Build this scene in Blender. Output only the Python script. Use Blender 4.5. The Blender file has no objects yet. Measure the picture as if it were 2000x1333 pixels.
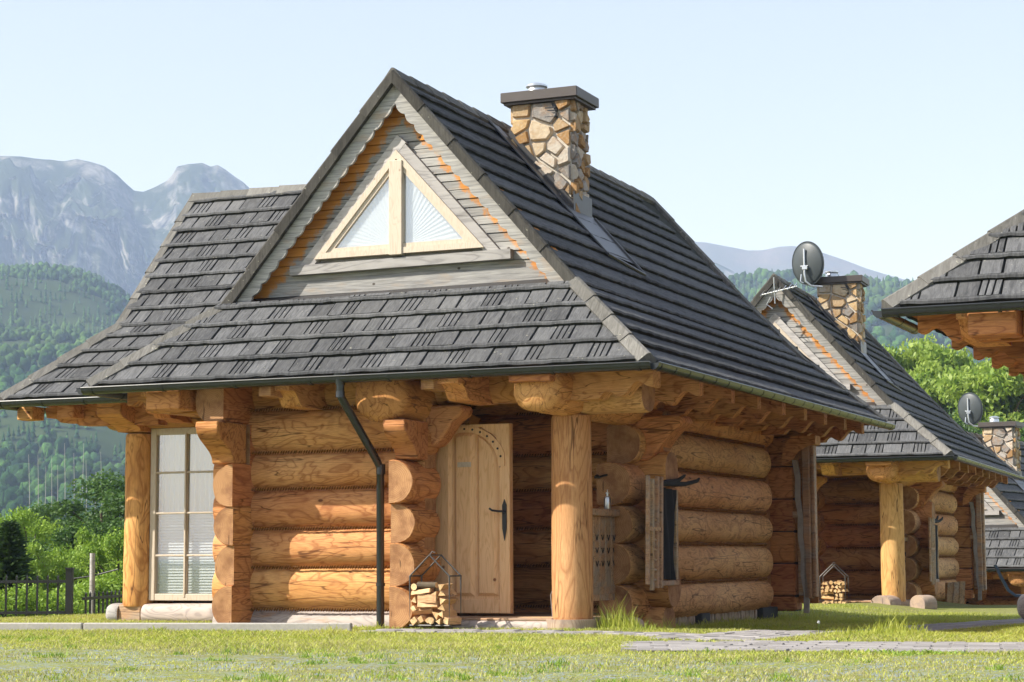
import bpy, math, random
import numpy as np
from mathutils import Vector, Matrix, noise as mn
R = math.radians
random.seed(7); rng = np.random.default_rng(7)
sc = bpy.context.scene
col = sc.collection

# ---------------------------------------------------------------- camera, sky, sun
CAM = Vector((8.9954, -16.9995, 0.6966)); YAW = 0.40662; PITCH = 0.10853; ROLL = -0.00524
fwd = Vector((-math.sin(YAW)*math.cos(PITCH), math.cos(YAW)*math.cos(PITCH), math.sin(PITCH)))
rt0 = Vector((math.cos(YAW), math.sin(YAW), 0)); up0 = rt0.cross(fwd)
rt = rt0*math.cos(ROLL) + up0*math.sin(ROLL); up = -rt0*math.sin(ROLL) + up0*math.cos(ROLL)
cam = bpy.data.cameras.new('camera'); camo = bpy.data.objects.new('camera', cam); col.objects.link(camo)
cam.sensor_width = 36; cam.lens = 69.726; cam.clip_start = .1; cam.clip_end = 40000
M = Matrix((rt, up, -fwd)).transposed().to_4x4(); M.translation = CAM; camo.matrix_world = M
sc.camera = camo
SUN = Vector((-1.28, -1.0, 1.40)).normalized()
elev = math.asin(SUN.z)
world = bpy.data.worlds.new('World'); sc.world = world; world.use_nodes = True
wn = world.node_tree.nodes; wl = world.node_tree.links
sky = wn.new('ShaderNodeTexSky'); sky.sky_type = 'NISHITA'; sky.sun_disc = False
sky.sun_elevation = elev; sky.sun_rotation = math.atan2(SUN.x, SUN.y)
sky.altitude = 900; sky.air_density = .9; sky.dust_density = 4.5; sky.ozone_density = 0.4
wn['Background'].inputs['Strength'].default_value = 0.12
mxw = wn.new('ShaderNodeMix'); mxw.data_type = 'RGBA'; mxw.inputs[0].default_value = .5; mxw.inputs[7].default_value = (3.05, 3.3, 4.1, 1)   # even white veil of high haze over the blue
wl.new(sky.outputs[0], mxw.inputs[6]); wl.new(mxw.outputs[2], wn['Background'].inputs['Color'])
sl = bpy.data.lights.new('sun', 'SUN'); sl.energy = 4.7; sl.angle = R(.55); sl.color = (1, .98, .95)
so = bpy.data.objects.new('sun', sl); col.objects.link(so)
so.rotation_euler = SUN.to_track_quat('Z', 'Y').to_euler()
vs = sc.view_settings; vs.view_transform = 'Standard'; vs.look = 'None'; vs.exposure = 1.0; vs.gamma = 1; vs.use_curve_mapping = False
sc.cycles.volume_bounces = 1; sc.cycles.max_bounces = 8; sc.cycles.transparent_max_bounces = 24

# ---------------------------------------------------------------- materials
class NT:
    def __init__(s, name):
        s.m = bpy.data.materials.new(name); s.m.use_nodes = True
        s.n = s.m.node_tree.nodes; s.l = s.m.node_tree.links; s.b = s.n['Principled BSDF']
    def node(s, t, ins=None, **kw):
        n = s.n.new(t)
        for k, v in kw.items(): setattr(n, k, v)
        for k, v in (ins or {}).items(): s.set(n.inputs[k], v)
        return n
    def set(s, inp, v):
        if isinstance(v, bpy.types.NodeSocket): s.l.new(v, inp)
        else:
            if isinstance(v, tuple) and len(v) == 3 and inp.type == 'RGBA': v = (*v, 1)
            inp.default_value = v
    def coord(s, kind='Object', scale=(1,1,1), loc=None, rnd=False):
        tc = s.node('ShaderNodeTexCoord'); v = tc.outputs[kind]
        if rnd:
            oi = s.node('ShaderNodeObjectInfo'); w = s.math('MULTIPLY', oi.outputs['Random'], 37.0)
            v = s.node('ShaderNodeVectorMath', {0: v, 1: w}, operation='ADD').outputs[0]
        return s.node('ShaderNodeMapping', {'Vector': v, 'Scale': scale}).outputs[0]
    def noise(s, vec, scale=5, detail=3, rough=.5, dist=0, out=0):
        return s.node('ShaderNodeTexNoise', {'Vector': vec, 'Scale': scale, 'Detail': detail, 'Roughness': rough, 'Distortion': dist}).outputs[out]
    def math(s, op, a, b=None, c=None, clamp=False):
        n = s.node('ShaderNodeMath', operation=op, use_clamp=clamp); s.set(n.inputs[0], a)
        if b is not None: s.set(n.inputs[1], b)
        if c is not None: s.set(n.inputs[2], c)
        return n.outputs[0]
    def ramp(s, fac, stops, interp='LINEAR'):
        n = s.node('ShaderNodeValToRGB'); cr = n.color_ramp; cr.interpolation = interp
        while len(cr.elements) < len(stops): cr.elements.new(.5)
        for e, (p, c) in zip(cr.elements, stops):
            e.position = p; e.color = (*c, 1) if isinstance(c, tuple) else (c, c, c, 1)
        s.set(n.inputs[0], fac); return n.outputs[0]
    def mix(s, fac, a, b, bt='MIX'):
        n = s.node('ShaderNodeMix', data_type='RGBA', blend_type=bt)
        s.set(n.inputs[0], fac); s.set(n.inputs[6], a); s.set(n.inputs[7], b); return n.outputs[2]
    def bump(s, h, strength=.3, dist=.02):
        n = s.node('ShaderNodeBump', {'Height': h, 'Strength': strength, 'Distance': dist})
        s.l.new(n.outputs[0], s.b.inputs['Normal'])
    def base(s, c, rough=.7, metal=0, spec=None):
        s.set(s.b.inputs['Base Color'], c); s.set(s.b.inputs['Roughness'], rough); s.set(s.b.inputs['Metallic'], metal)
        if spec is not None: s.b.inputs['Specular IOR Level'].default_value = spec
        return s.m
    def rnd(s): return s.node('ShaderNodeObjectInfo').outputs['Random']
    def fin(s, c, rough=.7, metal=0, spec=None, h=None, bs=.3, bd=.02):
        if h is not None: s.bump(h, bs, bd)
        return s.base(c, rough, metal, spec)

def wood_mat(name, light, mid, dark, figure=9, stretch=.35, contrast=.7, vary=.25, grey=0, greyc=(.33,.29,.25), rough=.62, spec=.35, curl=False):
    t = NT(name); v = t.coord(scale=(stretch,1,1), rnd=True)
    n1 = t.noise(v, 4.4 if not curl else 5.0, 2.6, .5, 1.0 if not curl else 1.5)
    k = t.math('FRACT', t.math('MULTIPLY', n1, float(figure)))
    line = t.ramp(k, [(0,0.0),(.16,.8),(.5,1.0),(.8,.75),(1,0.0)])
    big = t.noise(t.coord(scale=(.5,1,1), rnd=True), 1.7, 3, .55)
    c = t.mix(t.ramp(big, [(.32,0.0),(.68,1.0)]), mid, light)
    c = t.mix(t.math('MULTIPLY', t.math('SUBTRACT', 1.0, line), contrast), c, dark)
    fine = t.noise(t.coord(scale=(2,22,22), rnd=True), 6, 3, .6)
    c = t.mix(t.math('MULTIPLY', t.ramp(fine, [(.35,1.0),(.6,0.0)]), .35), c, dark)
    ck = t.noise(t.coord(scale=(.22,3.2,3.2), rnd=True), 2.2, 2, .5, .25)
    ck = t.ramp(t.math('ABSOLUTE', t.math('SUBTRACT', ck, .5)), [(0,1.0),(.0035,.8),(.008,0.0)])
    c = t.mix(t.math('MULTIPLY', ck, .8), c, (dark[0]*.3, dark[1]*.3, dark[2]*.3))
    # knots
    vo = t.node('ShaderNodeTexVoronoi', {'Vector': t.coord(scale=(.8,1.5,1.5), rnd=True), 'Scale': 2.1, 'Randomness': 1.0}).outputs['Distance']
    kn = t.ramp(vo, [(0,1.0),(.035,1.0),(.06,.25),(.13,0.0)])
    c = t.mix(t.math('MULTIPLY', kn, .85), c, (dark[0]*.3, dark[1]*.25, dark[2]*.25))
    if grey:
        g = t.noise(t.coord(scale=(.6,2.2,2.2), rnd=True), 2.6, 5, .65)
        g = t.ramp(g, [(.5-grey*.35,0.0),(.5-grey*.35+.16,1.0)])
        gc = t.mix(t.math('MULTIPLY', t.math('SUBTRACT', 1.0, line), .5), greyc, (greyc[0]*.35,greyc[1]*.35,greyc[2]*.38))
        c = t.mix(t.math('MULTIPLY', g, .9), c, gc)
    r = t.rnd(); hsv = t.node('ShaderNodeHueSaturation', {'Color': c, 'Hue': t.math('MULTIPLY_ADD', r, .016, .484),
        'Saturation': 1.0, 'Value': t.math('MULTIPLY_ADD', t.math('FRACT', t.math('MULTIPLY', r, 7.13)), vary*1.2, 1-vary*.6)}).outputs[0]
    h = t.math('ADD', t.math('MULTIPLY', line, .5), t.math('MULTIPLY', fine, .5))
    return t.fin(hsv, rough, 0, spec, h, .35, .006)
OR_L, OR_M, OR_D = (.74,.44,.17), (.58,.285,.085), (.24,.08,.018)
m_log = wood_mat('log_wood', OR_L, OR_M, OR_D, 7, .36, .64, rough=.72, spec=.22)
m_log2 = wood_mat('log_wood_curly', (.72,.46,.20), (.56,.31,.115), (.20,.085,.025), 5, .42, .62, .2, 0, rough=.72, spec=.2, curl=True)
m_log_red = wood_mat('log_wood_red', (.64,.335,.11), (.50,.225,.065), (.20,.07,.018), 7, .3, .68, rough=.7, spec=.22)
m_log_w = wood_mat('log_wood_weathered', (.55,.34,.17), (.38,.2,.09), (.16,.08,.035), 9, .35, .6, .2, .75, (.42,.37,.33))
m_post = wood_mat('post_wood', (.72,.45,.19), (.60,.34,.12), (.30,.13,.035), 10, .16, .55, rough=.7, spec=.22)
m_grey = wood_mat('grey_board', (.36,.34,.31), (.26,.245,.23), (.10,.09,.085), 9, .12, .5, .3, .5, (.42,.40,.38), rough=.85, spec=.1)
m_rail = wood_mat('rail_wood', (.55,.37,.20), (.40,.25,.12), (.15,.08,.04), 8, .14, .5, .2, .12, (.34,.28,.21))
def pine_mat(name, c1, c2, dk, sx):
    t = NT(name); v = t.coord(scale=sx, rnd=True)
    n1 = t.noise(v, 3, 2, .5, .3); k = t.math('FRACT', t.math('MULTIPLY', n1, 9.0))
    line = t.ramp(k, [(0,0.0),(.25,1.0),(.8,.9),(1,0.0)])
    c = t.mix(line, c2, c1)
    vo = t.node('ShaderNodeTexVoronoi', {'Vector': t.coord(rnd=True), 'Scale': 4.2}).outputs['Distance']
    c = t.mix(t.ramp(vo, [(0,1.0),(.05,.9),(.09,0.0)]), c, dk)
    return t.fin(c, .5, 0, .35, line, .12, .003)
m_door = pine_mat('door_pine', (.78,.48,.25), (.66,.37,.17), (.17,.055,.02), (4,4,.45))
m_frame = pine_mat('frame_pine', (.54,.455,.36), (.46,.375,.285), (.28,.2,.13), (4,4,.6))

def end_mat(name, c1, c2, c3):
    t = NT(name); tc = t.node('ShaderNodeTexCoord').outputs['Object']
    d = t.node('ShaderNodeVectorMath', {0: tc}, operation='MULTIPLY'); d.inputs[1].default_value = (0,1,1)
    wob = t.noise(t.coord(scale=(.2,1,1), rnd=True), 5, 3)
    ln = t.node('ShaderNodeVectorMath', {0: d.outputs[0]}, operation='LENGTH').outputs['Value']
    rr = t.math('ADD', ln, t.math('MULTIPLY', wob, .05))
    ring = t.math('FRACT', t.math('MULTIPLY', rr, 55.0))
    c = t.mix(t.ramp(ring, [(0,0.0),(.4,1.0),(.9,.8),(1,0.0)]), c2, c1)
    blot = t.noise(t.coord(rnd=True), 6, 5, .65)
    c = t.mix(t.ramp(blot, [(.42,0.0),(.62,.85)]), c, c3)
    ang = t.node('ShaderNodeTexNoise', {'Vector': t.coord(scale=(.1,9,1.3), rnd=True), 'Scale': 2.5, 'Detail': 1})
    c = t.mix(t.ramp(ang.outputs[0], [(.27,.7),(.29,0.0)]), c, (c3[0]*.3,c3[1]*.3,c3[2]*.3))
    return t.fin(c, .75, 0, .2, t.math('ADD', ring, blot), .3, .004)
m_end = end_mat('log_end_grain', (.44,.24,.11), (.31,.15,.065), (.22,.10,.045))
m_endg = end_mat('log_end_grain_grey', (.42,.32,.24), (.30,.2,.14), (.26,.2,.17))
m_fire = end_mat('split_wood', (.68,.5,.28), (.55,.36,.17), (.44,.26,.11))

def rope_mat():
    t = NT('chinking_rope'); n = t.noise(t.coord(rnd=True), 40, 3, .6)
    return t.fin(t.ramp(n, [(.3,(.10,.045,.014)),(.7,(.30,.15,.05))]), .9, 0, .1, n, .6, .006)
m_rope = rope_mat()

def tile_mat(name, c1, c2, c3, moss=.0):
    t = NT(name); v = t.coord('Object', rnd=True)
    gran = t.noise(v, 170, 2, .7); streak = t.noise(t.coord(scale=(1,.16,.16), rnd=True), 34, 4, .65, .8)
    big = t.noise(t.coord(), 1.1, 4, .6)
    c = t.mix(t.ramp(streak, [(.36,0.0),(.62,1.0)]), c2, c1)
    c = t.mix(t.ramp(gran, [(.35,.55),(.6,0.0)]), c, c2)
    c = t.mix(t.math('MULTIPLY', t.ramp(big, [(.45,0.0),(.7,1.0)]), .4), c, c3)
    r = t.rnd(); c = t.node('ShaderNodeHueSaturation', {'Color': c, 'Value': t.math('MULTIPLY_ADD', r, .5, .76)}).outputs[0]
    if moss:
        sp = t.noise(t.coord(), 26, 2, .5); c = t.mix(t.ramp(sp, [(.70,0.0),(.74,moss)]), c, (.35,.34,.27))
    return t.fin(c, .93, 0, .12, t.math('ADD', gran, streak), .55, .006)
m_tile = tile_mat('roof_tile', (.128,.129,.132), (.058,.059,.062), (.145,.144,.142), .5)
m_cap = tile_mat('ridge_cap', (.19,.183,.17), (.105,.10,.09), (.21,.205,.185), .9)
m_verge = tile_mat('verge_cap', (.085,.08,.072), (.045,.042,.038), (.12,.115,.10), .7)
m_deck = tile_mat('roof_underlay', (.04,.042,.036), (.022,.023,.02), (.05,.055,.032))

def simple(name, c, rough=.5, metal=0, spec=.5, nscale=30, var=.15, bs=.08):
    t = NT(name); n = t.noise(t.coord(), nscale, 3, .6)
    a = tuple(x*(1-var) for x in c); b = tuple(min(1, x*(1+var)) for x in c)
    return t.fin(t.mix(n, a, b), rough, metal, spec, n, bs, .004)
m_metal = simple('dark_sheet_metal', (.055,.052,.052), .38, .3, .5, 8)
m_gutter = simple('gutter_black', (.018,.021,.024), .24, 0, .6, 12, .3)
m_capm = simple('chimney_cap_metal', (.07,.058,.052), .45, .2, .5, 6)
m_steel = simple('galvanised_steel', (.62,.64,.66), .3, .85, .5, 20)
m_iron = simple('black_iron', (.02,.02,.021), .45, .3)
m_rackm = simple('rack_steel', (.10,.095,.09), .5, .5)
m_cloth = simple('black_cloth', (.022,.023,.027), .85, 0, .2, 60, .3, .4)
m_mortar = simple('mortar', (.50,.46,.40), .95, 0, .1, 45, .25, .6)
m_dish = simple('dish_grey', (.055,.065,.07), .45, 0, .4, 4)
m_conc = simple('concrete', (.36,.34,.31), .95, 0, .1, 30, .25, .5)
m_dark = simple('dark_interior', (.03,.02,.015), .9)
m_pier = simple('dark_pier', (.045,.05,.052), .9)
m_white = simple('white_wall', (.62,.66,.72), .8)
m_trimw = simple('pale_old_board', (.34,.32,.29), .9, 0, .1, 14, .35, .4)
m_bark = simple('bark', (.11,.085,.06), .95, 0, .1, 12, .4, .8)
m_birch = simple('birch_log', (.42,.37,.31), .9, 0, .1, 26, .5, .5)
m_soffit = wood_mat('soffit_board', (.34,.14,.03), (.24,.09,.018), (.10,.03,.006), 6, .3, .5)
m_blue = simple('blue_plastic', (.06,.10,.15), .5)
def blind_mat():
    t = NT('white_blind'); return t.base((.62,.64,.65), .8, 0, .1)
m_blind = blind_mat()
def glass_mat():
    t = NT('window_glass'); out = t.n['Material Output']
    g = t.node('ShaderNodeBsdfGlossy', {'Color': (.95,.97,1), 'Roughness': .02})
    tr = t.node('ShaderNodeBsdfTransparent', {'Color': (.97,.98,.98)})
    fa = t.node('ShaderNodeLayerWeight', {'Blend': .5}).outputs['Facing']
    mx = t.node('ShaderNodeMixShader'); t.l.new(t.math('MULTIPLY_ADD', t.math('POWER', fa, 4.0), .8, .2), mx.inputs[0]); t.l.new(tr.outputs[0], mx.inputs[1]); t.l.new(g.outputs[0], mx.inputs[2])
    t.l.new(mx.outputs[0], out.inputs['Surface']); return t.m
m_glass = glass_mat()
def gable_mat(name, orange):
    t = NT(name); tc = t.node('ShaderNodeTexCoord').outputs['Object']; sp = t.node('ShaderNodeSeparateXYZ', {0: tc})
    ax = t.math('ABSOLUTE', sp.outputs[0]); d = t.math('ADD', ax, t.math('MULTIPLY', sp.outputs[2], .879))
    n = t.noise(t.coord(), 7, 5, .7); n2 = t.noise(t.coord(scale=(.7,1,14)), 5, 4, .6, .4)
    dd = t.math('ADD', d, t.math('MULTIPLY_ADD', n, .42, -.21))
    o = t.ramp(t.math('SUBTRACT', dd, 3.8), [(orange,0.0),(orange+.04,.7),(orange+.09,1.0)])
    g = t.mix(t.ramp(n2, [(.3,0.0),(.7,1.0)]), (.20,.195,.19), (.45,.435,.41))
    blot = t.noise(t.coord(scale=(.6,1,1.6), rnd=True), 3.4, 4, .6)
    g = t.mix(t.ramp(blot, [(.56,0.0),(.7,.5)]), g, (.40,.29,.19))
    oc = t.mix(n2, (.40,.14,.025), (.72,.34,.09))
    c = t.mix(o, g, oc)
    r = t.rnd(); c = t.node('ShaderNodeHueSaturation', {'Color': c, 'Value': t.math('MULTIPLY_ADD', r, .35, .82)}).outputs[0]
    vo = t.node('ShaderNodeTexVoronoi', {'Vector': t.coord(scale=(1,0,1.4), rnd=True), 'Scale': 2.6}).outputs['Distance']
    c = t.mix(t.ramp(vo, [(0,.9),(.035,.85),(.055,0.0)]), c, (.06,.045,.035))
    return t.fin(c, .85, 0, .12, n2, .4, .006)
m_gable = gable_mat('gable_board', .77)
m_barge = gable_mat('barge_board', 1.6)
def stone_mat(name='chimney_stone'):
    t = NT(name); n = t.noise(t.coord(rnd=True), 9, 5, .65); n2 = t.noise(t.coord(rnd=True), 34, 3, .6)
    r = t.rnd()
    c = t.ramp(r, [(0,(.40,.28,.16)),(.2,(.52,.42,.29)),(.35,(.33,.19,.08)),(.5,(.52,.46,.38)),(.65,(.24,.22,.20)),(.8,(.50,.35,.18)),(.9,(.36,.33,.30)),(1,(.60,.53,.44))], 'CONSTANT')
    c = t.mix(t.ramp(n, [(.45,0.0),(.68,.6)]), c, (.33,.17,.06)); c = t.mix(t.ramp(n2, [(.5,0.0),(.75,.5)]), c, (.52,.46,.38))
    return t.fin(c, .9, 0, .15, t.math('ADD', n, n2), .6, .012)
m_stone = stone_mat()
def paver_mat():
    t = NT('paving_stone'); n = t.noise(t.coord(rnd=True), 40, 4, .7); r = t.rnd()
    c = t.mix(n, (.20,.185,.18), (.31,.295,.285)); c = t.node('ShaderNodeHueSaturation', {'Color': c, 'Value': t.math('MULTIPLY_ADD', r, .35, .82)}).outputs[0]
    return t.fin(c, .92, 0, .15, n, .4, .006)
m_paver = paver_mat()
def ground_mat():
    t = NT('lawn_soil'); tc = t.coord(); n = t.noise(tc, 1.1, 6, .65); n2 = t.noise(tc, 14, 4, .7); n3 = t.noise(tc, 60, 3, .7)
    c = t.mix(t.ramp(n2, [(.35,0.0),(.65,1.0)]), (.17,.20,.045), (.30,.31,.09))
    c = t.mix(t.ramp(n, [(.42,0.0),(.62,.6)]), c, (.22,.19,.10))
    c = t.mix(t.ramp(n3, [(.4,.5),(.55,0.0)]), c, (.06,.07,.02))
    # the worn reinforcement grid in the foreground
    sp = t.node('ShaderNodeSeparateXYZ', {0: t.node('ShaderNodeTexCoord').outputs['Object']})
    w = t.math('ADD', sp.outputs[1], t.math('MULTIPLY', n, 1.6))
    wear = t.ramp(t.math('MULTIPLY_ADD', w, -.25, -.45), [(.0,0.0),(.22,1.0)])
    vo = t.node('ShaderNodeTexVoronoi', {'Vector': t.coord(scale=(1,.8,1)), 'Scale': 13.0, 'Randomness': .55}, feature='DISTANCE_TO_EDGE').outputs['Distance']
    grid = t.ramp(vo, [(0,1.0),(.10,.8),(.16,0.0)])
    patch = t.ramp(t.noise(t.coord(), 3.2, 4, .6), [(.38,0.0),(.55,1.0)])
    c = t.mix(t.math('MULTIPLY', t.math('MULTIPLY', grid, wear), patch), c, (.21,.245,.25))
    return t.fin(c, .95, 0, .1, n3, .6, .02)
m_ground = ground_mat()
def leaf_mat(name, c1, c2, c3, trans=.35):
    t = NT(name); geo = t.node('ShaderNodeNewGeometry'); rp = geo.outputs['Random Per Island']
    big = t.noise(t.coord(), .9, 2)
    c = t.ramp(rp, [(0,c1),(.5,c2),(1,c3)])
    c = t.mix(t.ramp(big, [(.4,0.0),(.6,.6)]), c, c3)
    d = t.node('ShaderNodeBsdfDiffuse', {'Color': c}); tl = t.node('ShaderNodeBsdfTranslucent', {'Color': c})
    gl = t.node('ShaderNodeBsdfGlossy', {'Roughness': .55, 'Color': (.6,.6,.6)})
    m1 = t.node('ShaderNodeMixShader', {0: trans}); t.l.new(d.outputs[0], m1.inputs[1]); t.l.new(tl.outputs[0], m1.inputs[2])
    m2 = t.node('ShaderNodeMixShader', {0: .04}); t.l.new(m1.outputs[0], m2.inputs[1]); t.l.new(gl.outputs[0], m2.inputs[2])
    t.l.new(m2.outputs[0], t.n['Material Output'].inputs['Surface']); return t.m
m_grass = leaf_mat('grass_blades', (.23,.30,.028), (.38,.45,.05), (.56,.56,.12), .45)
m_grassd = leaf_mat('dry_grass', (.26,.28,.09), (.38,.36,.14), (.46,.42,.2), .4)
m_leafA = leaf_mat('leaf_bright', (.12,.22,.022), (.18,.31,.03), (.28,.40,.05))
m_leafB = leaf_mat('leaf_mid', (.035,.085,.018), (.055,.12,.022), (.09,.165,.03))
m_leafC2 = leaf_mat('leaf_pale', (.15,.26,.035), (.24,.36,.05), (.36,.46,.09), .5)
m_leafC = leaf_mat('leaf_dark', (.025,.06,.016), (.04,.085,.02), (.07,.12,.03), .2)

# ---------------------------------------------------------------- mesh helpers
class MB:
    def __init__(s): s.v = []; s.f = []; s.mi = []
    def add(s, vs, fs, mi=0, T=None):
        o = len(s.v)
        s.v.extend([tuple(T @ Vector(p)) for p in vs] if T is not None else [tuple(p) for p in vs])
        s.f.extend([tuple(i+o for i in f) for f in fs]); s.mi.extend([mi]*len(fs)); return s
    def box(s, x0,x1,y0,y1,z0,z1, mi=0, T=None):
        vs = [(x0,y0,z0),(x1,y0,z0),(x1,y1,z0),(x0,y1,z0),(x0,y0,z1),(x1,y0,z1),(x1,y1,z1),(x0,y1,z1)]
        return s.add(vs, [(0,3,2,1),(4,5,6,7),(0,1,5,4),(1,2,6,5),(2,3,7,6),(3,0,4,7)], mi, T)
    def bbox(s, x0,x1,y0,y1,z0,z1, b=.01, mi=0, T=None):   # box with chamfered edges
        vs=[];fs=[]
        xs=(x0,x1);ys=(y0,y1);zs=(z0,z1); idx={}
        for i in (0,1):
            for j in (0,1):
                for k in (0,1):
                    sx,sy,sz=(1-2*i),(1-2*j),(1-2*k)
                    for a in range(3):
                        p=[xs[i]+sx*b,ys[j]+sy*b,zs[k]+sz*b]; p[a]=(xs[i],ys[j],zs[k])[a]
                        idx[(i,j,k,a)]=len(vs); vs.append(tuple(p))
        for a in range(3):
            o=[q for q in range(3) if q!=a]
            for e in (0,1):
                def g(u,w):
                    t=[0,0,0];t[a]=e;t[o[0]]=u;t[o[1]]=w; return idx[(*t,a)]
                fs.append([g(0,0),g(1,0),g(1,1),g(0,1)])
        for a in range(3):
            o=[q for q in range(3) if q!=a]
            for u in (0,1):
                for w in (0,1):
                    def h(e,b_):
                        t=[0,0,0];t[a]=e;t[o[0]]=u;t[o[1]]=w; return idx[(*t,b_)]
                    fs.append([h(0,o[0]),h(1,o[0]),h(1,o[1]),h(0,o[1])])
        for i in (0,1):
            for j in (0,1):
                for k in (0,1): fs.append([idx[(i,j,k,0)],idx[(i,j,k,1)],idx[(i,j,k,2)]])
        c=Vector(((x0+x1)/2,(y0+y1)/2,(z0+z1)/2)); out=[]
        for f in fs:
            p=[Vector(vs[i]) for i in f]; n=(p[1]-p[0]).cross(p[2]-p[0]); m_=sum(p,Vector())/len(p)
            out.append(f if n.dot(m_-c)>0 else f[::-1])
        return s.add(vs,out,mi,T)
    def prism(s, poly, d0, d1, mi=0, T=None, mside=None):   # poly in local XZ, extruded along Y
        n = len(poly); a = sum(poly[i][0]*poly[(i+1)%n][1]-poly[(i+1)%n][0]*poly[i][1] for i in range(n))
        if a < 0: poly = poly[::-1]
        vs = [(p[0],d0,p[1]) for p in poly]+[(p[0],d1,p[1]) for p in poly]
        o = len(s.f)
        s.add(vs, [tuple(range(n)), tuple(range(2*n-1,n-1,-1))]+[(i,i+n,(i+1)%n+n,(i+1)%n) for i in range(n)], mi, T)
        return s
    def tube(s, pts, r, n=8, mi=0, cap=True, T=None):
        pts=[Vector(p) for p in pts]; rr=r if isinstance(r,(list,tuple)) else [r]*len(pts)
        ref=Vector((0,0,1)) if abs((pts[-1]-pts[0]).normalized().z)<.9 else Vector((1,0,0)); vs=[];fs=[]
        for i,p in enumerate(pts):
            d=(pts[min(i+1,len(pts)-1)]-pts[max(i-1,0)]).normalized(); a=d.cross(ref).normalized(); b=a.cross(d)
            for k in range(n):
                t=2*math.pi*k/n; vs.append(p+(a*math.cos(t)+b*math.sin(t))*rr[i])
        for i in range(len(pts)-1):
            for k in range(n): fs.append((i*n+k,i*n+(k+1)%n,(i+1)*n+(k+1)%n,(i+1)*n+k))
        if cap: fs.append(tuple(range(n-1,-1,-1))); fs.append(tuple(range((len(pts)-1)*n,len(pts)*n)))
        return s.add(vs,fs,mi,T)
    def lathe(s, prof, n=20, mi=0, T=None):
        vs=[];fs=[]
        for r,z in prof:
            for k in range(n): t=2*math.pi*k/n; vs.append((r*math.cos(t),r*math.sin(t),z))
        for i in range(len(prof)-1):
            for k in range(n): fs.append((i*n+k,i*n+(k+1)%n,(i+1)*n+(k+1)%n,(i+1)*n+k))
        if prof[0][0]>1e-4: fs.append(tuple(range(n-1,-1,-1)))
        if prof[-1][0]>1e-4: fs.append(tuple(range((len(prof)-1)*n,len(prof)*n)))
        return s.add(vs,fs,mi,T)
    def mesh(s, name, mats, smooth=None):
        me=bpy.data.meshes.new(name); me.from_pydata(s.v,[],s.f); 
        for m in (mats if isinstance(mats,(list,tuple)) else [mats]): me.materials.append(m)
        me.polygons.foreach_set('material_index', s.mi)
        if smooth is not None:
            me.polygons.foreach_set('use_smooth',[True]*len(s.f)); me.set_sharp_from_angle(angle=R(smooth))
        me.update(); return me
    def build(s, name, mats, parent=None, smooth=None, loc=None, rot=None):
        return link(name, s.mesh(name, mats, smooth), parent, loc, rot)
def link(name, me, parent=None, loc=None, rot=None):
    o=bpy.data.objects.new(name, me); col.objects.link(o)
    if parent: o.parent=parent
    if loc is not None: o.location=loc
    if rot is not None: o.rotation_euler=rot
    return o
def tag(o, label=None, cat=None, group=None, kind=None):
    if label: o['label']=label
    if cat: o['category']=cat
    if group: o['group']=group
    if kind: o['kind']=kind
    return o
def empty(name, loc=(0,0,0), rz=0):
    o=bpy.data.objects.new(name,None); col.objects.link(o); o.location=loc; o.rotation_euler=(0,0,rz); o.empty_display_size=.2; return o
def np_mesh(name, V, F, mats, smooth=False, mi=None):
    me=bpy.data.meshes.new(name); V=np.asarray(V,np.float32); F=np.asarray(F,np.int32); k=F.shape[1]
    me.vertices.add(len(V)); me.vertices.foreach_set('co',V.ravel())
    me.loops.add(F.size); me.loops.foreach_set('vertex_index',F.ravel())
    me.polygons.add(len(F)); me.polygons.foreach_set('loop_start',np.arange(0,F.size,k,dtype=np.int32))
    me.polygons.foreach_set('use_smooth',np.full(len(F),smooth))
    for m in (mats if isinstance(mats,(list,tuple)) else [mats]): me.materials.append(m)
    if mi is not None: me.polygons.foreach_set('material_index',np.asarray(mi,np.int32))
    me.update(calc_edges=True); me.validate(); return me
def clip(poly, a, b, c):      # keep a*x+b*y<=c
    out=[]; n=len(poly)
    for i in range(n):
        p,q=poly[i],poly[(i+1)%n]; dp=a*p[0]+b*p[1]-c; dq=a*q[0]+b*q[1]-c
        if dp<=0: out.append(p)
        if dp*dq<0: t=dp/(dp-dq); out.append((p[0]+(q[0]-p[0])*t,p[1]+(q[1]-p[1])*t))
    return out
def clip_convex(poly, region):   # region counter-clockwise
    n=len(region)
    for i in range(n):
        (x0,y0),(x1,y1)=region[i],region[(i+1)%n]; a,b=(y1-y0),-(x1-x0)
        poly=clip(poly,a,b,a*x0+b*y0)
        if len(poly)<3: return []
    return poly
def area(p): return abs(sum(p[i][0]*p[(i+1)%len(p)][1]-p[(i+1)%len(p)][0]*p[i][1] for i in range(len(p))))/2

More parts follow.
